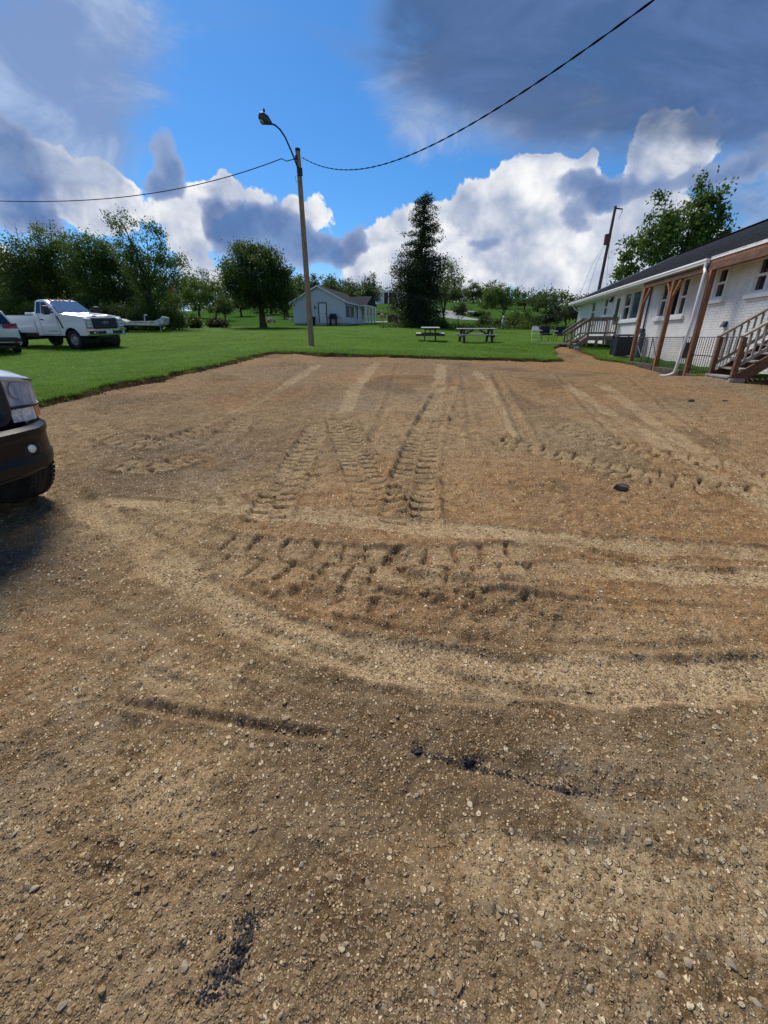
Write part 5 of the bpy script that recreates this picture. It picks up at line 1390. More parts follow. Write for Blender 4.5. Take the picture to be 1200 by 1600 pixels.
for s in (-1, 1):
    pl = [(.765, .605), (.76, .72), (.735, .82), (.68, .905), (.585, .955)]
    rows = [[(x-.045, s*(y-.012), z) for z in np.linspace(.915, 1.125 - .015*i, 5)] for i, (x, y) in enumerate(pl)]
    hl = MB().sheet(rows).build('headlight', M_REFL, OT, smooth='all')
    rows = [[(x-.02-abs(z-1.02)*.12, s*y, z) for z in np.linspace(.91, 1.13 - .015*i, 5)] for i, (x, y) in enumerate(pl)]
    MB().sheet(rows).build('lens', M_LENS, hl, smooth='all')
    for yy_, r_ in ((.70, .062), (.81, .052)):
        MB().lathe([(.012, -.03), (r_*.6, -.015), (r_, .02), (r_+.006, .02)], 16, Matrix.Translation((.70-(yy_-.7)*.45, s*yy_, 1.03)) @ Matrix.Rotation(-math.pi/2 + s*.35, 4, 'Z')).build('bowl', M_CHROME, hl, smooth=True)
    MB().tube([(pl[-1][0]-.03, s*.962, .80), (pl[-1][0]-.03, s*.966, .95), (pl[-1][0]-.05, s*.955, 1.085)], .022, 8).build('fender_edge', M_SILV, OT, smooth=True)
    rows = [[(x-.028, s*y, z) for z in (.80, .85, .905)] for i, (x, y) in enumerate(pl[:3])]
    MB().sheet(rows).build('parking_light', M_LAMP, OT, smooth='all')
    rows = [[(x-.024, s*y, z) for z in (.815, .86, .905)] for x, y in (pl[2], pl[3], (.64, .935), pl[4])]
    MB().sheet(rows).build('side_marker', M_AMBER, OT, smooth='all')
    MB().tube([(x-.02, s*(y+.002), .908 + (.02 if i == 4 else 0)) for i, (x, y) in enumerate(pl)], .010, 6).build('lamp_bezel', M_PLAST, OT, smooth=True)
    MB().tube([(x-.02, s*(y+.002), 1.135-.015*i) for i, (x, y) in enumerate(pl)], .007, 6).build('lamp_bezel', M_BLACK, OT, smooth=True)
    lip = MB(); lip.tube([(.47*math.cos(a), s*.985, .40+.47*math.sin(a)) for a in np.linspace(.25, math.pi-.25, 14)], .04, 6); lip.build('wheel_arch', M_PLAST, OT, smooth=True)
    wheel(OT, .06, s*.93, .40, .40, .275, M_GREYM, s, tread=True, n=44); wheel(OT, -3.9, s*.86, .39, .39, .265, M_GREYM, s, n=24)
MB().box((-4.9, -.45, .40), (.6, .45, .62)).build('frame', M_BLACK, OT); MB().box((-.95, -.80, .62), (.60, .80, 1.0)).build('engine_bay', M_BLACK, OT)
# black bumper swept back at both ends
vs = [-1.02, -.99, -.92, -.82, -.66, -.45, -.2, 0, .2, .45, .66, .82, .92, .99, 1.02]
def bx(v): a = abs(v); return .97 - (.06*(a/.66)**2 if a < .66 else .06 + (a-.66)*.72 + max(0, a-.9)*1.2)
pr = [(-.16, .765), (-.03, .79), (.012, .765), (.012, .72), (-.012, .69), (-.014, .565), (.004, .535), (-.012, .46), (-.05, .44), (-.2, .44)]
rows = [[(bx(v)+dx - (.03 if abs(v) > 1.0 else 0), v*.955, z - (.02 if abs(v) > .97 else 0)) for dx, z in pr] for v in vs]
bmp = MB().sheet(rows).build('bumper', mat('black_painted_bumper', (.006, .007, .010), .38, spec=.3), OT, smooth=True)
for s in (-1, 1):
    MB().box((.86, s*.50-.12, .565), (.922, s*.50+.12, .665)).build('fog_light_opening', M_BLACK, bmp, bevel=.03)
    MB().lathe([(0, .012), (.03, .008), (.034, -.01)], 14, Matrix.Translation((.918, s*.53, .625)) @ Matrix.Rotation(-math.pi/2, 4, 'Z')).build('fog_light', M_LAMP, bmp, smooth=True)
MB().box((.955, -.17, .57), (.972, .17, .69)).build('plate_holder', M_PLAST, bmp)
rows = [[(bx(v)-.10, v*.91, .455), (bx(v)-.11, v*.91, .41), (bx(v)-.15, v*.90, .39)] for v in vs]
MB().sheet(rows).build('air_dam', M_PLAST, OT, smooth=True)

# low white trailer behind the pickup
q = P(214, 519.5); TR = thing('utility_trailer', 'low white trailer with upturned end beyond the white pickup', 'trailer', (q[0], q[1], gz(q[0], q[1])), rad(8))
M_TRW = mat('chalky_white_paint', (.52, .50, .47), .7, var=.25, scale=4, bump=.2)
MB().prism([(-2.6, .55), (2.1, .48), (2.1, .62), (1.9, .68), (-.2, .72), (-.9, 1.02), (-1.9, 1.05), (-2.6, .98)], -.75, .75).build('deck', M_TRW, TR, bevel=.04)
MB().prism([(1.7, .55), (2.35, .58), (2.55, 1.12), (2.40, 1.20), (2.2, 1.0), (1.75, .85)], -.72, .72).build('end_board', M_TRW, TR, bevel=.03)
for s in (-1, 1): MB().tube([(-.2, s*.7, .78), (1.8, s*.7, .82)], .03, 6).build('side_rail', M_TRW, TR); wheel(TR, -1.2, s*.80, .33, .33, .2, M_GREYM, s)
MB().box((-.6, -.6, .70), (.5, .6, .80)).build('load', M_SLEEPER, TR); MB().tube([(1.0, -.6, .8), (1.05, -.6, 1.25), (1.25, -.6, 1.28)], .05, 6).build('winch', M_GREYM, TR); MB().tube([(1.9, 0, .5), (1.9, 0, 0)], .04, 6).build('jack', M_GREYM, TR)

# ------------------------------------------------------------------ white house in the middle distance
hl_, hr_ = at(460, 509, 57.6), at(540, 508, 55.9)
HZ = gz(-7, 56); v_ = hr_[:2]-hl_[:2]; HW = float(np.hypot(*v_)); ha = math.atan2(v_[1], v_[0])
HS = thing('white_house', 'small white sided house with front gable, brown framed door and columned porch', 'house', (hl_[0], hl_[1], HZ-.1), ha)
M_SID = mat('pale_siding', (.66, .68, .72), .7, var=.05, spec=.2); M_FND = mat('foundation_block', (.34, .33, .32), .9, var=.2)
HE, HR, HD = 2.75, 4.42, 9.0
MB().box((.06, .06, -.5), (HW-.06, HD-.06, .36)).build('foundation', M_FND, HS)
wl = MB().prism([(0, .34), (HW, .34), (HW, HE), (HW/2, HR-.12), (0, HE)], 0, HD).build('wall', M_SID, HS)
b_ = MB()
for i in range(25):
    z = .36+i*.18; xa = 0 if z < HE else (z-HE)/(HR-.12-HE)*HW/2
    z1_ = z+.175; xb = 0 if z1_ < HE else (z1_-HE)/(HR-.12-HE)*HW/2
    if xb < HW/2: b_.add([(xa, -.02, z), (HW-xa, -.02, z), (HW-xb, -.004, z1_), (xb, -.004, z1_), (xa, 0, z), (HW-xa, 0, z)], [(0, 1, 2, 3), (0, 4, 5, 1)])
    if z1_ < HE: b_.add([(HW+.02, 0, z), (HW+.02, HD, z), (HW+.004, HD, z1_), (HW+.004, 0, z1_), (HW, 0, z), (HW, HD, z)], [(0, 1, 2, 3), (0, 4, 5, 1)])
tag(mesh_obj('siding', b_.v, b_.f, M_SID, HS), None, None, None, 'stuff')
sl_ = (HR-HE)/(HW/2)
M_HR = mat('grey_shingle', (.032, .035, .045), 1.0, var=.3, scale=6, spec=.05)
mb = MB()
for s in (0, 1):
    f_ = lambda x: x if s == 0 else HW-x
    mb.prism([(f_(-.35), HE-.35*sl_+.02), (f_(HW/2), HR), (f_(HW/2), HR+.1), (f_(-.35), HE-.35*sl_+.12)], -.30, HD+.3)
rf = mb.build('roof', M_HR, HS)
for s in (0, 1):
    f_ = lambda x: x if s == 0 else HW-x
    MB().prism([(f_(-.38), HE-.38*sl_-.06), (f_(HW/2), HR-.10), (f_(HW/2), HR+.10), (f_(-.38), HE-.38*sl_+.12)], -.33, -.302).build('rake_board', M_WHITE, rf)
    MB().box((-.40 if s == 0 else HW+.34, -.3, HE-.42*sl_-.06), (-.34 if s == 0 else HW+.40, HD+.3, HE-.38*sl_+.1)).build('fascia', M_WHITE, rf)
DX = HW*.575
d_ = MB(); d_.box((DX-.56, -.05, .40), (DX-.45, .02, 2.66)); d_.box((DX+.45, -.05, .40), (DX+.56, .02, 2.66)); d_.box((DX-.45, -.052, 2.55), (DX+.45, .02, 2.66)); d_ = d_.build('door', M_BEAM, HS)
MB().box((DX-.45, -.025, .42), (DX+.45, .01, 2.55)).build('door_leaf', M_WHITE, d_); MB().box((DX+.32, -.06, 1.35), (DX+.38, -.02, 1.45)).build('handle', M_BLACK, d_)
MB().box((DX-.7, -.9, -.1), (DX+.7, -.03, .33)).build('step', M_CONC, HS)
MB().box((DX-1.05, -.12, 1.95), (DX-.90, 0, 2.3)).build('wall_lamp', M_BLACK, HS, bevel=.03)
for y in (.9, 2.6, 5.2, 7.6):
    w_ = MB(); w_.box((HW-.02, y-.36, 1.0), (HW+.05, y+.36, 2.35)); w_ = w_.build('window', M_WHITE, HS); MB().box((HW+.052, y-.29, 1.07), (HW+.056, y+.29, 2.28)).build('pane', M_GLASS, w_)
    for s in (-1, 1): MB().box((HW+.03, y+s*.5-.12, 1.0), (HW+.06, y+s*.5+.12, 2.35)).build('shutter', M_DKGREY, HS)
# porch wing on its right side
px0, px1, py0, py1 = HW-.2, HW+1.25, 4.2, 8.6
MB().box((HW+.02, py0, -.3), (px1, py1, .42)).build('porch_floor', M_CONC, HS)
pr_ = MB(); pm = (py0+py1)/2; pr_.prism([(py0-.3, 2.62), (pm, 3.75), (py1+.3, 2.62)], 0, 1)
pr_.v = [(HW/2+1.2 + v[1]*(px1+.35-HW/2-1.2), v[0], v[2]) for v in pr_.v]; pr_.build('porch_roof', M_HR, HS)
MB().box((HW+.05, py0-.2, 2.42), (px1+.2, py0-.05, 2.62)).build('porch_beam', M_WHITE, HS); MB().box((px1, py0-.048, 2.42), (px1+.2, py1+.2, 2.62)).build('porch_beam', M_WHITE, HS)
for y in (py0, py0+1.5, py0+2.9, py1-.1): MB().box((px1-.02, y-.11, .42), (px1+.2, y+.11, 2.42)).build('column', M_WHITE, HS, bevel=.02)
MB().box((px0+.5, py0-.02, .42), (px0+.7, py0+.18, 2.42)).build('column', M_WHITE, HS)
def place(lx_, ly_, base=HS):
    M = Matrix.Translation(base.location) @ Euler(base.rotation_euler).to_matrix().to_4x4(); w = M @ Vector((lx_, ly_, 0)); return w.x, w.y
x_, y_ = place(DX+1.55, -.6)
t_ = thing('gas_grill', 'black barbecue grill beside the door of the white house', 'grill', (x_, y_, gz(x_, y_)), ha)
MB().lathe([(0, -.4), (.25, -.4), (.28, -.3), (.28, .3), (.25, .4), (0, .4)], 14, Matrix.Translation((0, 0, 1.02)) @ Matrix.Rotation(math.pi/2, 4, 'Z')).build('lid', M_BLACK, t_, smooth=True); MB().box((-.42, -.28, .70), (.42, .28, .98)).build('firebox', M_BLACK, t_)
for s in (-1, 1): MB().box((s*.62-.2, -.25, .90), (s*.62+.2, .25, .94)).build('side_shelf', M_DKGREY, t_); MB().box((s*.36-.03, -.25, 0), (s*.36+.03, .25, .72)).build('leg', M_BLACK, t_)
x_, y_ = place(HW*.42, -.7)
t_ = thing('trash_bin', 'dark bin against the white house behind the lamp pole', 'bin', (x_, y_, gz(x_, y_)), ha); MB().lathe([(0, 0), (.27, 0), (.33, .85), (.0, .86)], 14, Matrix.Rotation(math.pi/2, 4, 'X')).build('bin_body', M_BLACK, t_, smooth=True); MB().lathe([(.36, .86), (.36, .92), (0, 1.0)], 14, Matrix.Rotation(math.pi/2, 4, 'X')).build('lid', M_DKGREY, t_)

# brick sign beside the conifer
q = P(613, 507); t_ = thing('brick_sign', 'small brick pillar sign left of the tall conifer', 'sign', (q[0], q[1], q[2]), .1)
MB().box((-.62, -.25, .25), (.62, .25, 1.05)).build('panel', mat('red_brick', (.16, .062, .045), .85, var=.3, scale=12), t_)
for s in (-1, 1): MB().box((s*.55-.07, -.1, -.2), (s*.55+.07, .1, .25)).build('leg', M_WHITE, t_)
MB().box((-.68, -.3, 1.05), (.68, .3, 1.14)).build('cap', M_CONC, t_)

# hilltop mausoleum
q = at(604, 479, 152); t_ = thing('mausoleum', 'flat roofed pale building with columns on the hilltop', 'building', (q[0], q[1], gz(q[0], q[1])-.3), 0)
MB().box((-3.3, 0, 0), (-.8, 5, 3.5)).build('wall', M_SID, t_); MB().box((-.8, .6, 0), (3.6, 5, 3.5)).build('wall', mat('brown_panel', (.075, .045, .04), .8), t_); MB().box((-3.6, -.6, 3.5), (3.9, 5.4, 4.1)).build('roof', M_WHITE, t_)
for x in (-3.3, -1.0, .6, 3.5): MB().box((x-.14, -.4, 0), (x+.14, -.12, 3.5)).build('column', M_WHITE, t_)

# cemetery road and paths: ribbons that follow the hillside
def ribbon(name, pix, w, m, lb):
    pl = path_pts(pix); V = []; F = []
    for i, p in enumerate(pl):
        d = pl[min(i+1, len(pl)-1)] - pl[max(i-1, 0)]; d = d/np.hypot(*d); nn_ = np.array([-d[1], d[0]])
        ww = w[0] + (w[1]-w[0])*i/(len(pl)-1) if isinstance(w, tuple) else w
        for s in (-1, -.33, .33, 1): a = p + nn_*s*ww/2; V.append((a[0], a[1], gz(*a)+.035))
    for i in range(len(pl)-1):
        for k in range(3): F.append((i*4+k, i*4+k+1, i*4+k+5, i*4+k+4))
    tag(mesh_obj(name, V, F, m, smooth=True), lb, None, None, 'structure')
M_ROAD = mat('pale_asphalt', (.20, .205, .225), .75, var=.12, scale=.6); M_GRAVP = mat('pale_gravel_path', (.34, .31, .26), .95, var=.15, scale=1)
ribbon('road', [(860, 502.5), (800, 501.5), (760, 500.5), (735, 499), (715, 496.5), (704, 493.5), (701, 490.5), (712, 487.8), (740, 486.5)], (2.6, 5.5), M_ROAD, 'pale cemetery road curving up the hillside')
ribbon('path', [(690, 483), (676, 484), (690, 485.5), (720, 488.5), (740, 490.5)], (2.2, 1.4), M_GRAVP, 'pale path on the hillside right of the conifer')
ribbon('path', [(560, 503), (590, 503.2), (615, 502.6)], (1.8, 3.4), M_ROAD, 'pale drive beside the white house')

# flags
for (px, hh, mm, lb) in ((286, 4.4, mat('flag_orange', (.62, .12, .05), .8), 'orange red flag on a thin pole beside the left trees'), (292, 4.3, mat('flag_white', (.62, .58, .52), .8), 'white flag on a thin pole right of the orange flag'), (272, 4.2, mat('flag_blue', (.08, .18, .50), .8), 'blue flag on a thin pole half hidden by the left trees')):
    q = P(px, 512); t_ = thing('flag', lb, 'flag', (q[0], q[1], gz(q[0], q[1])), .3, 'flags beside the trees')
    MB().tube([(0, 0, 0), (-.15, 0, hh)], .035, 6).build('pole', M_WHITE, t_); rows = []
    for u in np.linspace(0, 1, 7): rows.append([(-.15-u*.55+.1*math.sin(u*6+v*2), .06*math.sin(u*9), hh-.05-u*.55-v*.75) for v in (0, .33, .66, 1)])
    o_ = MB().sheet(rows).build('cloth', mm, t_, smooth='all')
q = P(284, 513); t_ = thing('flag_planter', 'pale blue planter with flowers at the foot of the flags', 'planter', (q[0], q[1], gz(q[0], q[1])), 0)
MB().lathe([(.5, 0), (.62, .5), (.52, .52), (.0, .42)], 14, Matrix.Rotation(math.pi/2, 4, 'X')).build('pot', mat('pale_blue_pot', (.34, .44, .58), .5, var=.2), t_, smooth=True); MB().lathe([(.5, .4), (.3, .85), (0, .9)], 8, Matrix.Rotation(math.pi/2, 4, 'X')).build('flowers', mat('flower_mix', (.5, .28, .26), .9, var=.6, scale=14), t_)

# grave markers on the hillside
M_GRAN = mat('granite', (.34, .33, .33), .6, var=.2); M_FL = [mat('silk_flower_'+n_, c_, .8) for n_, c_ in (('yellow', (.70, .55, .04)), ('pink', (.62, .22, .30)), ('white', (.72, .70, .68)), ('red', (.5, .05, .06)))]
proto = None; rr = random.Random(11)
spots = [(rr.uniform(582, 612), rr.uniform(482, 501)) for _ in range(20)] + [(rr.uniform(262, 350), rr.uniform(506.5, 512)) for _ in range(16)] + [(rr.uniform(415, 460), rr.uniform(496, 505)) for _ in range(10)] + [(rr.uniform(700, 850), rr.uniform(476, 500)) for _ in range(10)]
lab = {'yellow': 'small grave marker with yellow flowers on the cemetery grass', 'pink': 'small grave marker with pink flowers on the cemetery grass', 'white': 'small grave marker with white flowers on the cemetery grass', 'red': 'small grave marker with red flowers on the cemetery grass'}
stone_me = None; fm = {}
for k, (px, py) in enumerate(spots):
    try: q = P(px, py)
    except ValueError: continue
    nm = ('yellow', 'pink', 'white', 'white', 'red')[k % 5]
    t_ = thing('grave_marker', lab[nm], 'grave marker', (q[0], q[1], gz(q[0], q[1])), rr.uniform(-.4, .4), 'grave markers on the hillside'); t_.scale = (.62, .62, .62)
    if stone_me is None:
        a_ = MB().box((-.32, -.13, -.05), (.32, .13, .20)); a_.box((-.22, -.08, .2), (.22, .08, .52)); s0 = a_.build('headstone', M_GRAN, t_, bevel=.02); stone_me = s0.data
    else: share('headstone', stone_me, t_)
    if nm not in fm:
        b_ = MB()
        for _ in range(22): c_ = (rr.gauss(.05, .14), rr.gauss(-.15, .08), .35+rr.gauss(0, .14)); e_ = rr.uniform(.05, .09); b_.box(tuple(c-e_ for c in c_), tuple(c+e_ for c in c_), None)
        fm[nm] = b_.build('flowers', M_FL[('yellow', 'pink', 'white', 'red').index(nm)], t_).data
    else: share('flowers', fm[nm], t_)
q = P(785, 512); t_ = thing('garden_statue', 'small white statue in the weeds behind the wide picnic table', 'statue', (q[0], q[1], gz(q[0], q[1])), 0)
MB().lathe([(.22, 0), (.2, .1), (.12, .2), (.17, .5), (.19, .7), (.09, .92), (.12, 1.02), (.11, 1.12), (0, 1.2)], 12, Matrix.Rotation(math.pi/2, 4, 'X')).build('figure', M_WHITE, t_, smooth=True)

# ------------------------------------------------------------------ trees and shrubs
M_L1 = leaf_mat('leaf_dark_green', (.013, .044, .008), (.070, .150, .022), .36)
M_L2 = leaf_mat('leaf_mid_green', (.030, .085, .013), (.125, .225, .032), .42)
M_L3 = leaf_mat('leaf_light_green', (.05, .115, .018), (.17, .26, .04), .45)
M_LC = leaf_mat('conifer_needles', (.007, .022, .008), (.032, .066, .018), .15)
M_LP = leaf_mat('leaf_purple_brown', (.020, .014, .016), (.060, .038, .040), .25)


def leaf_mesh(name, C, Sg, cnt, size, m, parent, rng, up=.4, aspect=.55, drop=0):
    idx = np.repeat(np.arange(len(C)), cnt); n = len(idx)
    c = C[idx] + rng.normal(0, 1, (n, 3))*Sg[idx]
    nrm = rng.normal(0, 1, (n, 3)); nrm[:, 2] += up; nrm /= np.linalg.norm(nrm, axis=1, keepdims=True)
    a = np.cross(nrm, rng.normal(0, 1, (n, 3))); a[:, 2] -= drop; a /= np.linalg.norm(a, axis=1, keepdims=True)
    b = np.cross(nrm, a); s = (size*rng.uniform(.6, 1.35, n))[:, None]
    V = np.stack([c - a*s*.5, c + b*s*aspect*.5 + a*s*.05, c + a*s*.5, c - b*s*aspect*.5 + a*s*.05], 1).reshape(-1, 3)
    c[:, 2].max()
    return mesh_obj(name, V, np.arange(n*4).reshape(n, 4), m, parent)


def tree(name, lb, loc, crown, trunk_h, trunk_r, nleaf, size, m, seed, cat='tree', group=None, clump=None, limbs=9, sg=.42, shell=.55, drop=0, bare=0, stems=1, pname='crown'):
    rng = np.random.default_rng(seed); r = random.Random(seed)
    t_ = thing(name, lb, cat, loc, 0, group)
    vol = np.array([e[3]*e[4]*e[5] for e in crown]); ncl = clump or max(12, int(nleaf/55))
    C = []
    for e, v in zip(crown, vol):
        k = max(3, int(ncl*v/vol.sum())); d = rng.normal(0, 1, (k, 3)); d /= np.linalg.norm(d, axis=1, keepdims=True)
        rr_ = rng.uniform(shell, 1, (k, 1))**.6*rng.uniform(.75, 1.0, (k, 1)); C.append(np.array(e[:3]) + d*rr_*np.array(e[3:]))
    C = np.vstack(C); C[:, 2] = np.maximum(C[:, 2], .25)
    per = max(6, nleaf//len(C)); cnt = rng.integers(int(per*.4), int(per*1.6)+1, len(C))
    sgm = np.stack([rng.uniform(.6, 1.2, len(C))*sg]*3, 1)*np.array([1, 1, .8])
    cz = np.array([e[2] for e in crown]); topz = max(e[2]+e[5]*.55 for e in crown); hi_ = max(crown, key=lambda e: e[2]+e[5]); cxm, cym = hi_[0], hi_[1]; topz = hi_[2] + .25*hi_[5]
    for st in range(stems):
        tb = MB()
        ox, oy = (r.uniform(-.4, .4), r.uniform(-.3, .3)) if stems > 1 else (0, 0)
        tx, ty = (cxm + r.uniform(-1, 1), cym + r.uniform(-.8, .8)) if stems > 1 else (cxm, cym)
        zs_ = np.linspace(0, 1, 8); tp_ = topz*(1 if st == 0 else r.uniform(.6, .95))
        pts = [(ox + (tx-ox)*f**1.5 + r.gauss(0, .05)*min(1, f*4), oy + (ty-oy)*f**1.5 + r.gauss(0, .05)*min(1, f*4), -.3 + (tp_+.3)*f) for f in zs_]
        rs = [trunk_r*(1.35 if i == 0 else 1)*(1-.88*f)/math.sqrt(stems) for i, f in enumerate(zs_)]
        tb.tube(pts, rs, 8)
        for k in range(limbs):
            q = C[rng.integers(len(C))]; f = r.uniform(min(.9, trunk_h/topz), .85); i = min(6, int(f*7)); p0 = Vector(pts[i]).lerp(Vector(pts[i+1]), f*7-i)
            q = Vector(q); mid = p0.lerp(q, .5) + Vector((r.gauss(0, .2), r.gauss(0, .2), r.uniform(.0, .35)))
            rr0 = rs[i]*.5; tb.tube([p0, p0.lerp(mid, .5), mid, mid.lerp(q, .55), q], [rr0, rr0*.8, rr0*.6, rr0*.35, rr0*.12], 6)
        if st < stems-1: tb.build('trunk', M_BARK, t_, smooth='all')
    for k in range(bare):
        p0 = Vector(pts[r.choice((5, 6, 7))]); q = p0 + Vector((r.uniform(-.8, .8), 0, .8)) + Vector((r.uniform(-1.6, 1.2), r.uniform(-.5, .5), r.uniform(.9, 2.2)))
        tb.tube([p0, p0.lerp(q, .5)+Vector((r.gauss(0, .15), 0, .1)), q], [.03, .02, .006], 4)
        for _ in range(3): a_ = p0.lerp(q, r.uniform(.3, .9)); tb.tube([a_, a_+Vector((r.uniform(-.6, .6), r.uniform(-.3, .3), r.uniform(.2, .7)))], [.012, .004], 3)
    tb.build('trunk', M_BARK, t_, smooth='all')
    leaf_mesh(pname, C, sgm, cnt, size, m, t_, rng, drop=drop)
    return t_


def tpos(px, D): q = at(px, 500, D); return (q[0], q[1], gz(q[0], q[1]))
def m_at(D): return D*.925/FPX            # metres per pixel near the horizon, roughly (camera depth)
def hpx(px, py, D):                       # height above ground of a pixel at distance D
    q = at(px, py, D); return float(q[2]-gz(q[0], q[1]))


# big round tree
D = 48; b = tpos(411, D); H_ = hpx(405, 374, D)
tree('round_tree', 'large round dark green tree left of the white house', b, [(-.3, 0, H_*.60, 3.6, 3.3, H_*.37), (-2.3, 0, H_*.52, 2.2, 2, H_*.22), (1.9, 0, H_*.52, 2.1, 2, H_*.28), (-.6, 0, H_*.82, 1.9, 1.9, H_*.17), (-2.9, .2, H_*.70, 1.3, 1.2, 1.0), (1.3, 0, H_*.84, 1.2, 1.2, .9), (-1.4, 0, H_*.90, .9, .9, .7), (2.9, 0, H_*.66, .9, .9, .8), (-3.4, 0, H_*.44, 1.0, 1, .8), (3.0, 0, H_*.40, 1.0, 1, .8), (.4, 0, H_*.28, 2.6, 2.2, 1.0)], 1.6, .38, 36000, .19, M_L1, 21, limbs=16, sg=.38, shell=.35)
# tall conifer
D = 50; b = tpos(652, D); H_ = hpx(662, 293, D); t_ = thing('conifer', 'tall dark conifer with a ragged narrow top in the middle of the lawn edge', 'tree', b); rng = np.random.default_rng(5); r = random.Random(5)
tb = MB(); tb.tube([(.05*math.sin(z*2)+.55*(z/H_)**1.6, 0, z) for z in np.linspace(-.2, H_*.985, 12)], [.30*(1-z/H_)+.02 for z in np.linspace(0, H_*.98, 12)], 8)
C = []; SG = []; Z = [0, .08, .2, .35, .47, .53, .56, .62, .70, .78, .83, .88, .93, .97, 1]; RR = [2.7, 3.0, 2.8, 2.85, 3.1, 2.5, 2.1, 2.2, 1.9, 1.75, 1.25, 1.4, .55, .38, .1]
z = .25
while z < H_:
    f = z/H_; R0 = float(np.interp(f, Z, RR)); k = 8 if f < .52 else (7 if f < .9 else 4); cx = .55*f**1.6
    for i in range(k):
        a = r.uniform(0, 6.283); R1 = R0*r.uniform(.55, 1.05) if f > .52 else R0*r.uniform(.75, 1.08); tipz = z + R1*(r.uniform(-.12, .18) if f > .5 else r.uniform(-.2, .1))
        tb.tube([(cx, 0, z), (cx+math.cos(a)*R1*.5, math.sin(a)*R1*.5, z+.06*R1), (cx+math.cos(a)*R1, math.sin(a)*R1, tipz)], [.035, .022, .006], 4, False)
        ns = max(2, int(R1/.42))
        for j in range(ns):
            g_ = (j+.8)/ns
            if f > .52 and r.random() < .10: continue
            C.append((cx+math.cos(a)*R1*g_, math.sin(a)*R1*g_, z+(tipz-z)*g_+r.gauss(0, .08))); SG.append((.19, .19, .12) if f > .52 else (.30, .30, .22))
    z += .24 if f < .52 else .34
    if z > H_*.955: break
tb.build('trunk', M_BARK, t_, smooth='all'); C = np.array(C); SG = np.array(SG)
leaf_mesh('crown', C, SG, np.where(C[:, 2] > H_*.52, 34, 34), .19, M_LC, t_, rng, up=.2, aspect=.42)
b = tpos(693, 53); H_ = hpx(705, 400, 53)
tree('slender_tree', 'light green airy tree half behind the tall conifer', b, [(.2, 0, H_*.74, 1.9, 1.5, H_*.22), (-.8, 0, H_*.5, 1.4, 1.4, H_*.2), (1.2, 0, H_*.62, 1.0, 1, 1.2)], 1.5, .14, 3000, .20, M_L3, 33, limbs=10, sg=.35)
# the row of trees on the left, from left to right
lt = [  # px, D, top px y, half width m, name, label, material, leaves, seed, extra
 (2, 46, 385, 2.9, 'broadleaf_tree', 'mid green tree cut off by the left edge of the photo', M_L2, 11000, 41, {}),
 (-60, 50, 340, 4.0, 'broadleaf_tree', 'dark tree beyond the left edge behind the white crossover', M_L1, 7000, 48, {}),
 (62, 44, 366, 2.7, 'broadleaf_tree', 'dense dark tree with bare twigs above its top, above the truck bed', M_L1, 15000, 42, dict(bare=9)),
 (112, 46, 342, 2.8, 'broadleaf_tree', 'loose lighter green tree above the cab of the white pickup', M_L2, 13000, 43, dict(sg=.36, limbs=16)),
 (160, 45, 345, 2.6, 'broadleaf_tree', 'mid green tree above the hood of the white pickup', M_L2, 12000, 44, dict(limbs=14)),
 (196, 46, 372, 2.6, 'broadleaf_tree', 'dark bushy tree left of the tall airy tree', M_L1, 14000, 45, {}),
]
for px, D, ty, hw, nm, lb, mm, nl, sd_i, ex in lt:
    b = tpos(px, D); H_ = hpx(px, ty, D)
    kw = dict(limbs=12, sg=.40, shell=.3); kw.update(ex); r = random.Random(sd_i)
    cr = [(0, 0, H_*.55, hw, hw*.9, H_*.30), (-hw*.35, 0, H_*.76, hw*.62, hw*.6, H_*.20), (hw*.4, .2, H_*.72, hw*.6, hw*.6, H_*.22), (r.uniform(-.4, .4), 0, H_*.88, hw*.42, hw*.4, H_*.11), (0, -.3, H_*.25, hw*.95, hw*.7, H_*.22)]
    tree(nm, lb, b, cr, 1.2, .20, nl, .185, mm, sd_i, group='row of trees behind the white pickup', stems=2, **kw)
D = 43; b = tpos(248, D); H_ = hpx(235, 322, D)
tree('airy_tree', 'tall airy tree with open branches right of the white trailer', b, [(-1.6, 0, H_*.86, 1.3, 1.2, H_*.13), (-2.0, 0, H_*.70, 1.3, 1.2, H_*.14), (.9, 0, H_*.74, 1.3, 1.2, H_*.20), (2.2, 0, H_*.60, 1.5, 1.3, H_*.15), (2.9, 0, H_*.48, 1.0, 1, H_*.10), (.4, 0, H_*.52, 2.0, 1.6, H_*.15), (-.9, 0, H_*.52, 1.7, 1.5, H_*.2), (.1, 0, H_*.30, 2.3, 1.7, H_*.2), (1.9, 0, H_*.34, 1.2, 1.2, H_*.12), (-.2, -.2, H_*.12, 2.3, 1.5, H_*.10)], 1.0, .26, 16000, .175, M_L2, 50, limbs=18, sg=.30, stems=2, drop=.5, shell=.3)
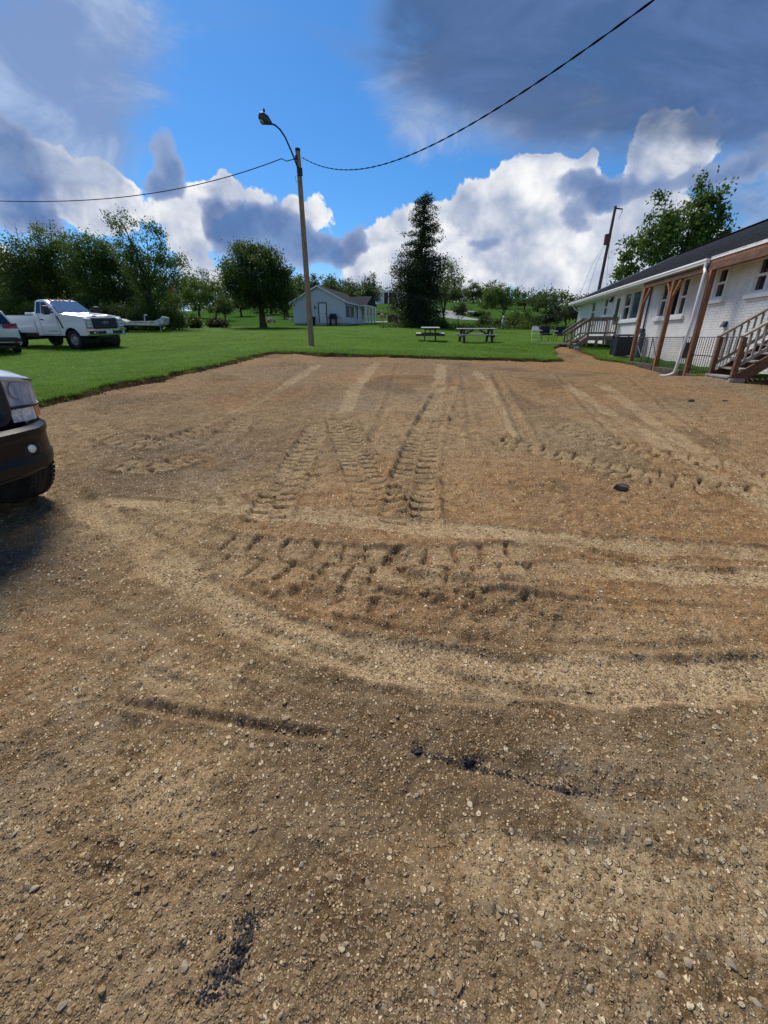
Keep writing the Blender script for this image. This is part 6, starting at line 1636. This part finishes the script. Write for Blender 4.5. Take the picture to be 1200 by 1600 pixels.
# shrubs under that row
for k, (px, D, ty, hw, mm, lb) in enumerate(((20, 42, 455, 2.4, M_L2, 'mid green shrub behind the white crossover'), (75, 41, 468, 2.4, M_L1, 'dark shrub behind the bed of the white pickup'), (135, 42, 455, 2.4, M_L1, 'dark shrub behind the cab of the white pickup'),
                                            (182, 41, 470, 2.2, M_L1, 'dark shrub above the white trailer'), (222, 41, 482, 1.7, M_L1, 'low dark shrub right of the white trailer'), (262, 42.5, 478, 1.5, M_L2, 'mid green shrub left of the flags'), (302, 46.5, 493, .5, M_L1, 'small dark conical bush right of the flags'), (338, 47.5, 500, 1.1, M_LP, 'purple brown bush on the cemetery grass'))):
    b = tpos(px, D); H_ = hpx(px, ty, D)
    tree('shrub', lb, b, [(0, 0, H_*.5, hw, hw*.7, H_*.48), (hw*.5, 0, H_*.35, hw*.6, hw*.6, H_*.33)], .2, .06, int(1500+hw*2400), .17, mm, 70+k, 'shrub', 'shrubs under the left trees', limbs=8, sg=.28, stems=3, shell=.25, pname='foliage')
# tree behind the brick building
D = 37; b = tpos(1065, D); b = (.600*D, D, gz(.6*D, D)); H_ = at(1110, 258, D)[2]-b[2]; s_ = D
tree('maple_tree', 'big leafy tree rising behind the roof of the brick building', b, [(.3, 0, H_*.60, 2.6, 2.4, H_*.22), (2.3, 0, H_*.66, 1.9, 1.6, H_*.14), (1.5, 0, H_*.86, 1.5, 1.3, H_*.13), (-2.0, 0, H_*.72, .9, .9, H_*.14), (-2.7, 0, H_*.50, 1.8, 1.5, H_*.16), (-.3, 0, H_*.74, 1.2, 1.1, H_*.12), (3.4, 0, H_*.58, 1.1, 1, H_*.09), (-3.4, 0, H_*.38, 1.4, 1.2, H_*.10)], 3, .35, 11500, .26, M_L2, 61, limbs=18, sg=.34, shell=.3)

# lone small trees and shrubs along the far lawn edge
b = tpos(717, 49); H_ = hpx(717, 474, 49)
tree('vase_tree', 'small vase shaped tree behind the gap between the picnic tables', b, [(0, 0, H_*.78, .95, .9, H_*.22), (.3, 0, H_*.6, .7, .7, .4)], 1.2, .07, 1500, .15, mat_l if False else leaf_mat('leaf_grey_green', (.025, .042, .022), (.07, .09, .05), .3), 81, limbs=9, sg=.22)
for k, (px, D, ty, hw, mm, nm, lb, sq) in enumerate((
    (685, 48, 503, .9, M_L1, 'shrub', 'low dark shrub right of the tall conifer', .5), (747, 88, 488, 2.2, M_L1, 'boxwood', 'clipped dark boxwood beside the cemetery road', .5), (757, 52, 493, .9, M_L1, 'shrub', 'dark upright shrub behind the wide picnic table', .5),
    (777, 52, 495, .75, M_L2, 'shrub', 'mid green shrub left of the white statue', .5), (811, 51, 478, 1.9, M_L2, 'shrub', 'broad olive shrub right of the white statue', .5), (838, 52, 494, 1.5, M_L1, 'shrub', 'dark shrub between the olive shrub and the upright evergreen', .5),
    (860, 50, 470, 1.15, M_LC, 'evergreen', 'upright dark evergreen behind the dark armchairs', .5), (822, 49, 502, .8, M_L2, 'shrub', 'low green shrub behind the white folding chair', .5), (799, 50, 504, .8, M_L1, 'shrub', 'low dark shrub behind the right end of the wide table', .5))):
    b = tpos(px, D); H_ = hpx(px, ty, D)
    tree(nm, lb, b, [(0, 0, H_*.52, hw, hw*.8, H_*.48)] + ([(hw*.2, 0, H_*.3, hw*1.1, hw*.8, H_*.3)] if k != 1 else [(0, 0, H_*.5, hw*1.1, hw, H_*.4)]), .2, .06, int(900+hw*1700), .15 if k != 1 else .3, mm, 90+k, 'shrub', 'shrubs along the far edge of the lawn', limbs=7, sg=.2, stems=2, shell=.3, pname='foliage')
b = tpos(885, 53); H_ = hpx(885, 478, 53)
tree('weeping_tree', 'small purple weeping tree at the corner of the brick building', b, [(0, 0, H_*.68, 2.1, 1.6, H_*.28), (-1.2, 0, H_*.48, 1.0, 1, H_*.3), (1.0, 0, H_*.5, 1.0, 1, H_*.25)], 1, .16, 5200, .17, M_LP, 99, limbs=12, sg=.28, drop=1.5)
# two thin trees at mid distance
b = tpos(783, 78); H_ = hpx(783, 446, 78)
tree('leaning_tree', 'airy leaning tree with sparse right side on the hillside', b, [(-1.6, 0, H_*.72, 2.2, 1.8, H_*.2), (-2.4, 0, H_*.5, 1.8, 1.6, H_*.18), (1.4, 0, H_*.8, 1.5, 1.2, H_*.16), (2.8, 0, H_*.72, 1.0, 1, H_*.12), (.2, 0, H_*.55, 1.4, 1.2, H_*.2)], 1.6, .2, 5200, .27, M_L2, 101, limbs=16, sg=.36, stems=2)
# hill trees: four meshes shared by many copies
kinds = []
for k, (mm, cr) in enumerate(((M_L1, [(0, 0, 5.0, 3.4, 3.2, 3.4), (-1.6, 0, 3.4, 2.4, 2.2, 2.2), (1.8, .2, 4.6, 2.2, 2.2, 2.0), (.2, 0, 7.6, 1.8, 1.8, 1.5)]), (M_L1, [(0, 0, 3.8, 3.8, 3.4, 2.9), (1.4, 0, 6.4, 2.2, 2.0, 1.6), (-1.8, 0, 5.8, 1.9, 1.8, 1.6)]),
                              (M_L2, [(0, 0, 4.3, 3.2, 3, 3.2), (-1.2, 0, 7.2, 1.8, 1.7, 1.5), (1.8, 0, 5.8, 1.7, 1.6, 1.6)]), (M_L1, [(0, 0, 4.6, 2.2, 2.2, 3.8), (.5, 0, 7.8, 1.2, 1.2, 1.6)]))):
    kinds.append((mm, cr))
hill = [  # px, D, top y, kind, label
 (312, 92, 430, 2, 'light green tree left of the large round tree'), (338, 80, 437, 2, 'light green tree just left of the large round tree, nearer'), (352, 72, 462, 1, 'low spreading tree with split trunk left of the large round tree'),
 (378, 98, 455, 1, 'dark tree glimpsed left of the trunk of the large round tree'), (425, 105, 440, 0, 'dark tree behind the right flank of the large round tree'), (450, 96, 432, 0, 'dark tree left of the lamp pole behind the house roof'), (445, 84, 452, 3, 'low dark tree left of the white house wall'),
 (478, 118, 438, 1, 'dark tree right of the lamp pole above the house ridge'), (512, 120, 438, 0, 'dark tree above the house roof, right of the ridge'), (532, 125, 443, 1, 'low dark tree above the house eave'), (545, 128, 446, 3, 'narrow dark tree above the porch roof'), (577, 104, 434, 0, 'round dark tree right of the white house'),
 (690, 165, 450, 1, 'distant dark tree just right of the conifer'), (706, 150, 452, 3, 'distant narrow dark tree on the hill crest'), (716, 165, 449, 0, 'distant dark tree on the hill crest, left of the tall one'), (737, 138, 442, 0, 'tall dark tree with bare trunk on the hill crest'), (752, 150, 455, 3, 'narrow dark tree right of the tall crest tree'),
 (770, 120, 444, 1, 'broad dark tree behind the leaning tree'), (792, 140, 468, 1, 'low tree on the crest behind the leaning tree'), (818, 120, 466, 1, 'low dark tree on the crest right of the leaning tree'), (838, 112, 460, 3, 'dark tree on the right shoulder of the hill'), (850, 105, 462, 1, 'sparse dark tree behind the upright evergreen'), (906, 100, 468, 1, 'dark tree behind the far corner of the brick building'),
 (466, 110, 436, 0, 'dark tree just left of the lamp pole, above the left slope of the house roof'), (494, 114, 437, 3, 'narrow dark tree above the house ridge, right of the lamp pole'), (522, 112, 438, 1, 'spreading dark tree above the right slope of the house roof'), (553, 116, 441, 0, 'dark tree above the junction of house roof and porch roof'), (408, 120, 445, 1, 'dark tree hidden behind the large round tree'),
 (290, 120, 442, 1, 'distant dark tree behind the flags'), (262, 118, 440, 0, 'distant dark tree behind the airy tree'), (270, 80, 462, 2, 'green tree right behind the blue flag'), (225, 70, 430, 0, 'dark tree seen through the row of trees'), (100, 66, 405, 0, 'dark tree behind the row above the pickup cab'), (30, 62, 415, 1, 'dark tree behind the row above the crossover'), (165, 68, 415, 1, 'dark tree behind the row above the pickup hood'),
]
base = {}
for px, D, ty, k, lb in hill:
    b = tpos(px, D); H_ = hpx(px, ty, D)*1.16; mm, cr = kinds[k]; hm = max(e[2]+e[5] for e in cr); s_ = H_/hm; sxy = max(s_, .95) if D > 90 else s_*1.05
    if k not in base:
        t_ = tree('hill_tree', lb, b, cr, 1.8, .24, 3600, .40, mm, 200+k, 'tree', 'trees on the cemetery hill', limbs=8, sg=.52, shell=.3); base[k] = t_
    else:
        t_ = copy_tree(base[k]); t_.location = b; t_['label'] = lb
    t_.scale = (sxy, sxy, s_); t_.rotation_euler.z = (px*1.7) % 6.28
# far wood that closes the horizon behind the single trees
C = []; rng = np.random.default_rng(18)
for px in np.arange(-120, 1300, 2.2):
    D = 176 + rng.uniform(0, 22); q = at(px, 470, D); z0 = gz(q[0], q[1]); hh_ = (7.5 + 3.5*math.sin(px*.031) + 2*math.sin(px*.11)) * (1.0 if px < 780 else .55)
    for _ in range(5): C.append((q[0]+rng.normal(0, .8), q[1], z0 + rng.uniform(.1, 1)*hh_))
C = np.array(C); tag(leaf_mesh('far_wood', C, np.full((len(C), 3), .95), 22, .75, M_L1, None, rng), 'dark wood along the skyline behind the hill', 'wood', None, 'stuff')
# weeds along the far edge of the lawn
C = []; rng = np.random.default_rng(8)
for px in np.arange(596, 905, 1.2):
    D = 47.5 + rng.normal(0, .4); q = at(px, 510, D); C.append((q[0], q[1], gz(q[0], q[1]) + rng.uniform(.05, .35)))
C = np.array(C); tag(leaf_mesh('weeds', C, np.full((len(C), 3), .2), 26, .14, M_L1, None, rng), 'dark weeds along the far edge of the lawn', 'weeds', None, 'stuff')
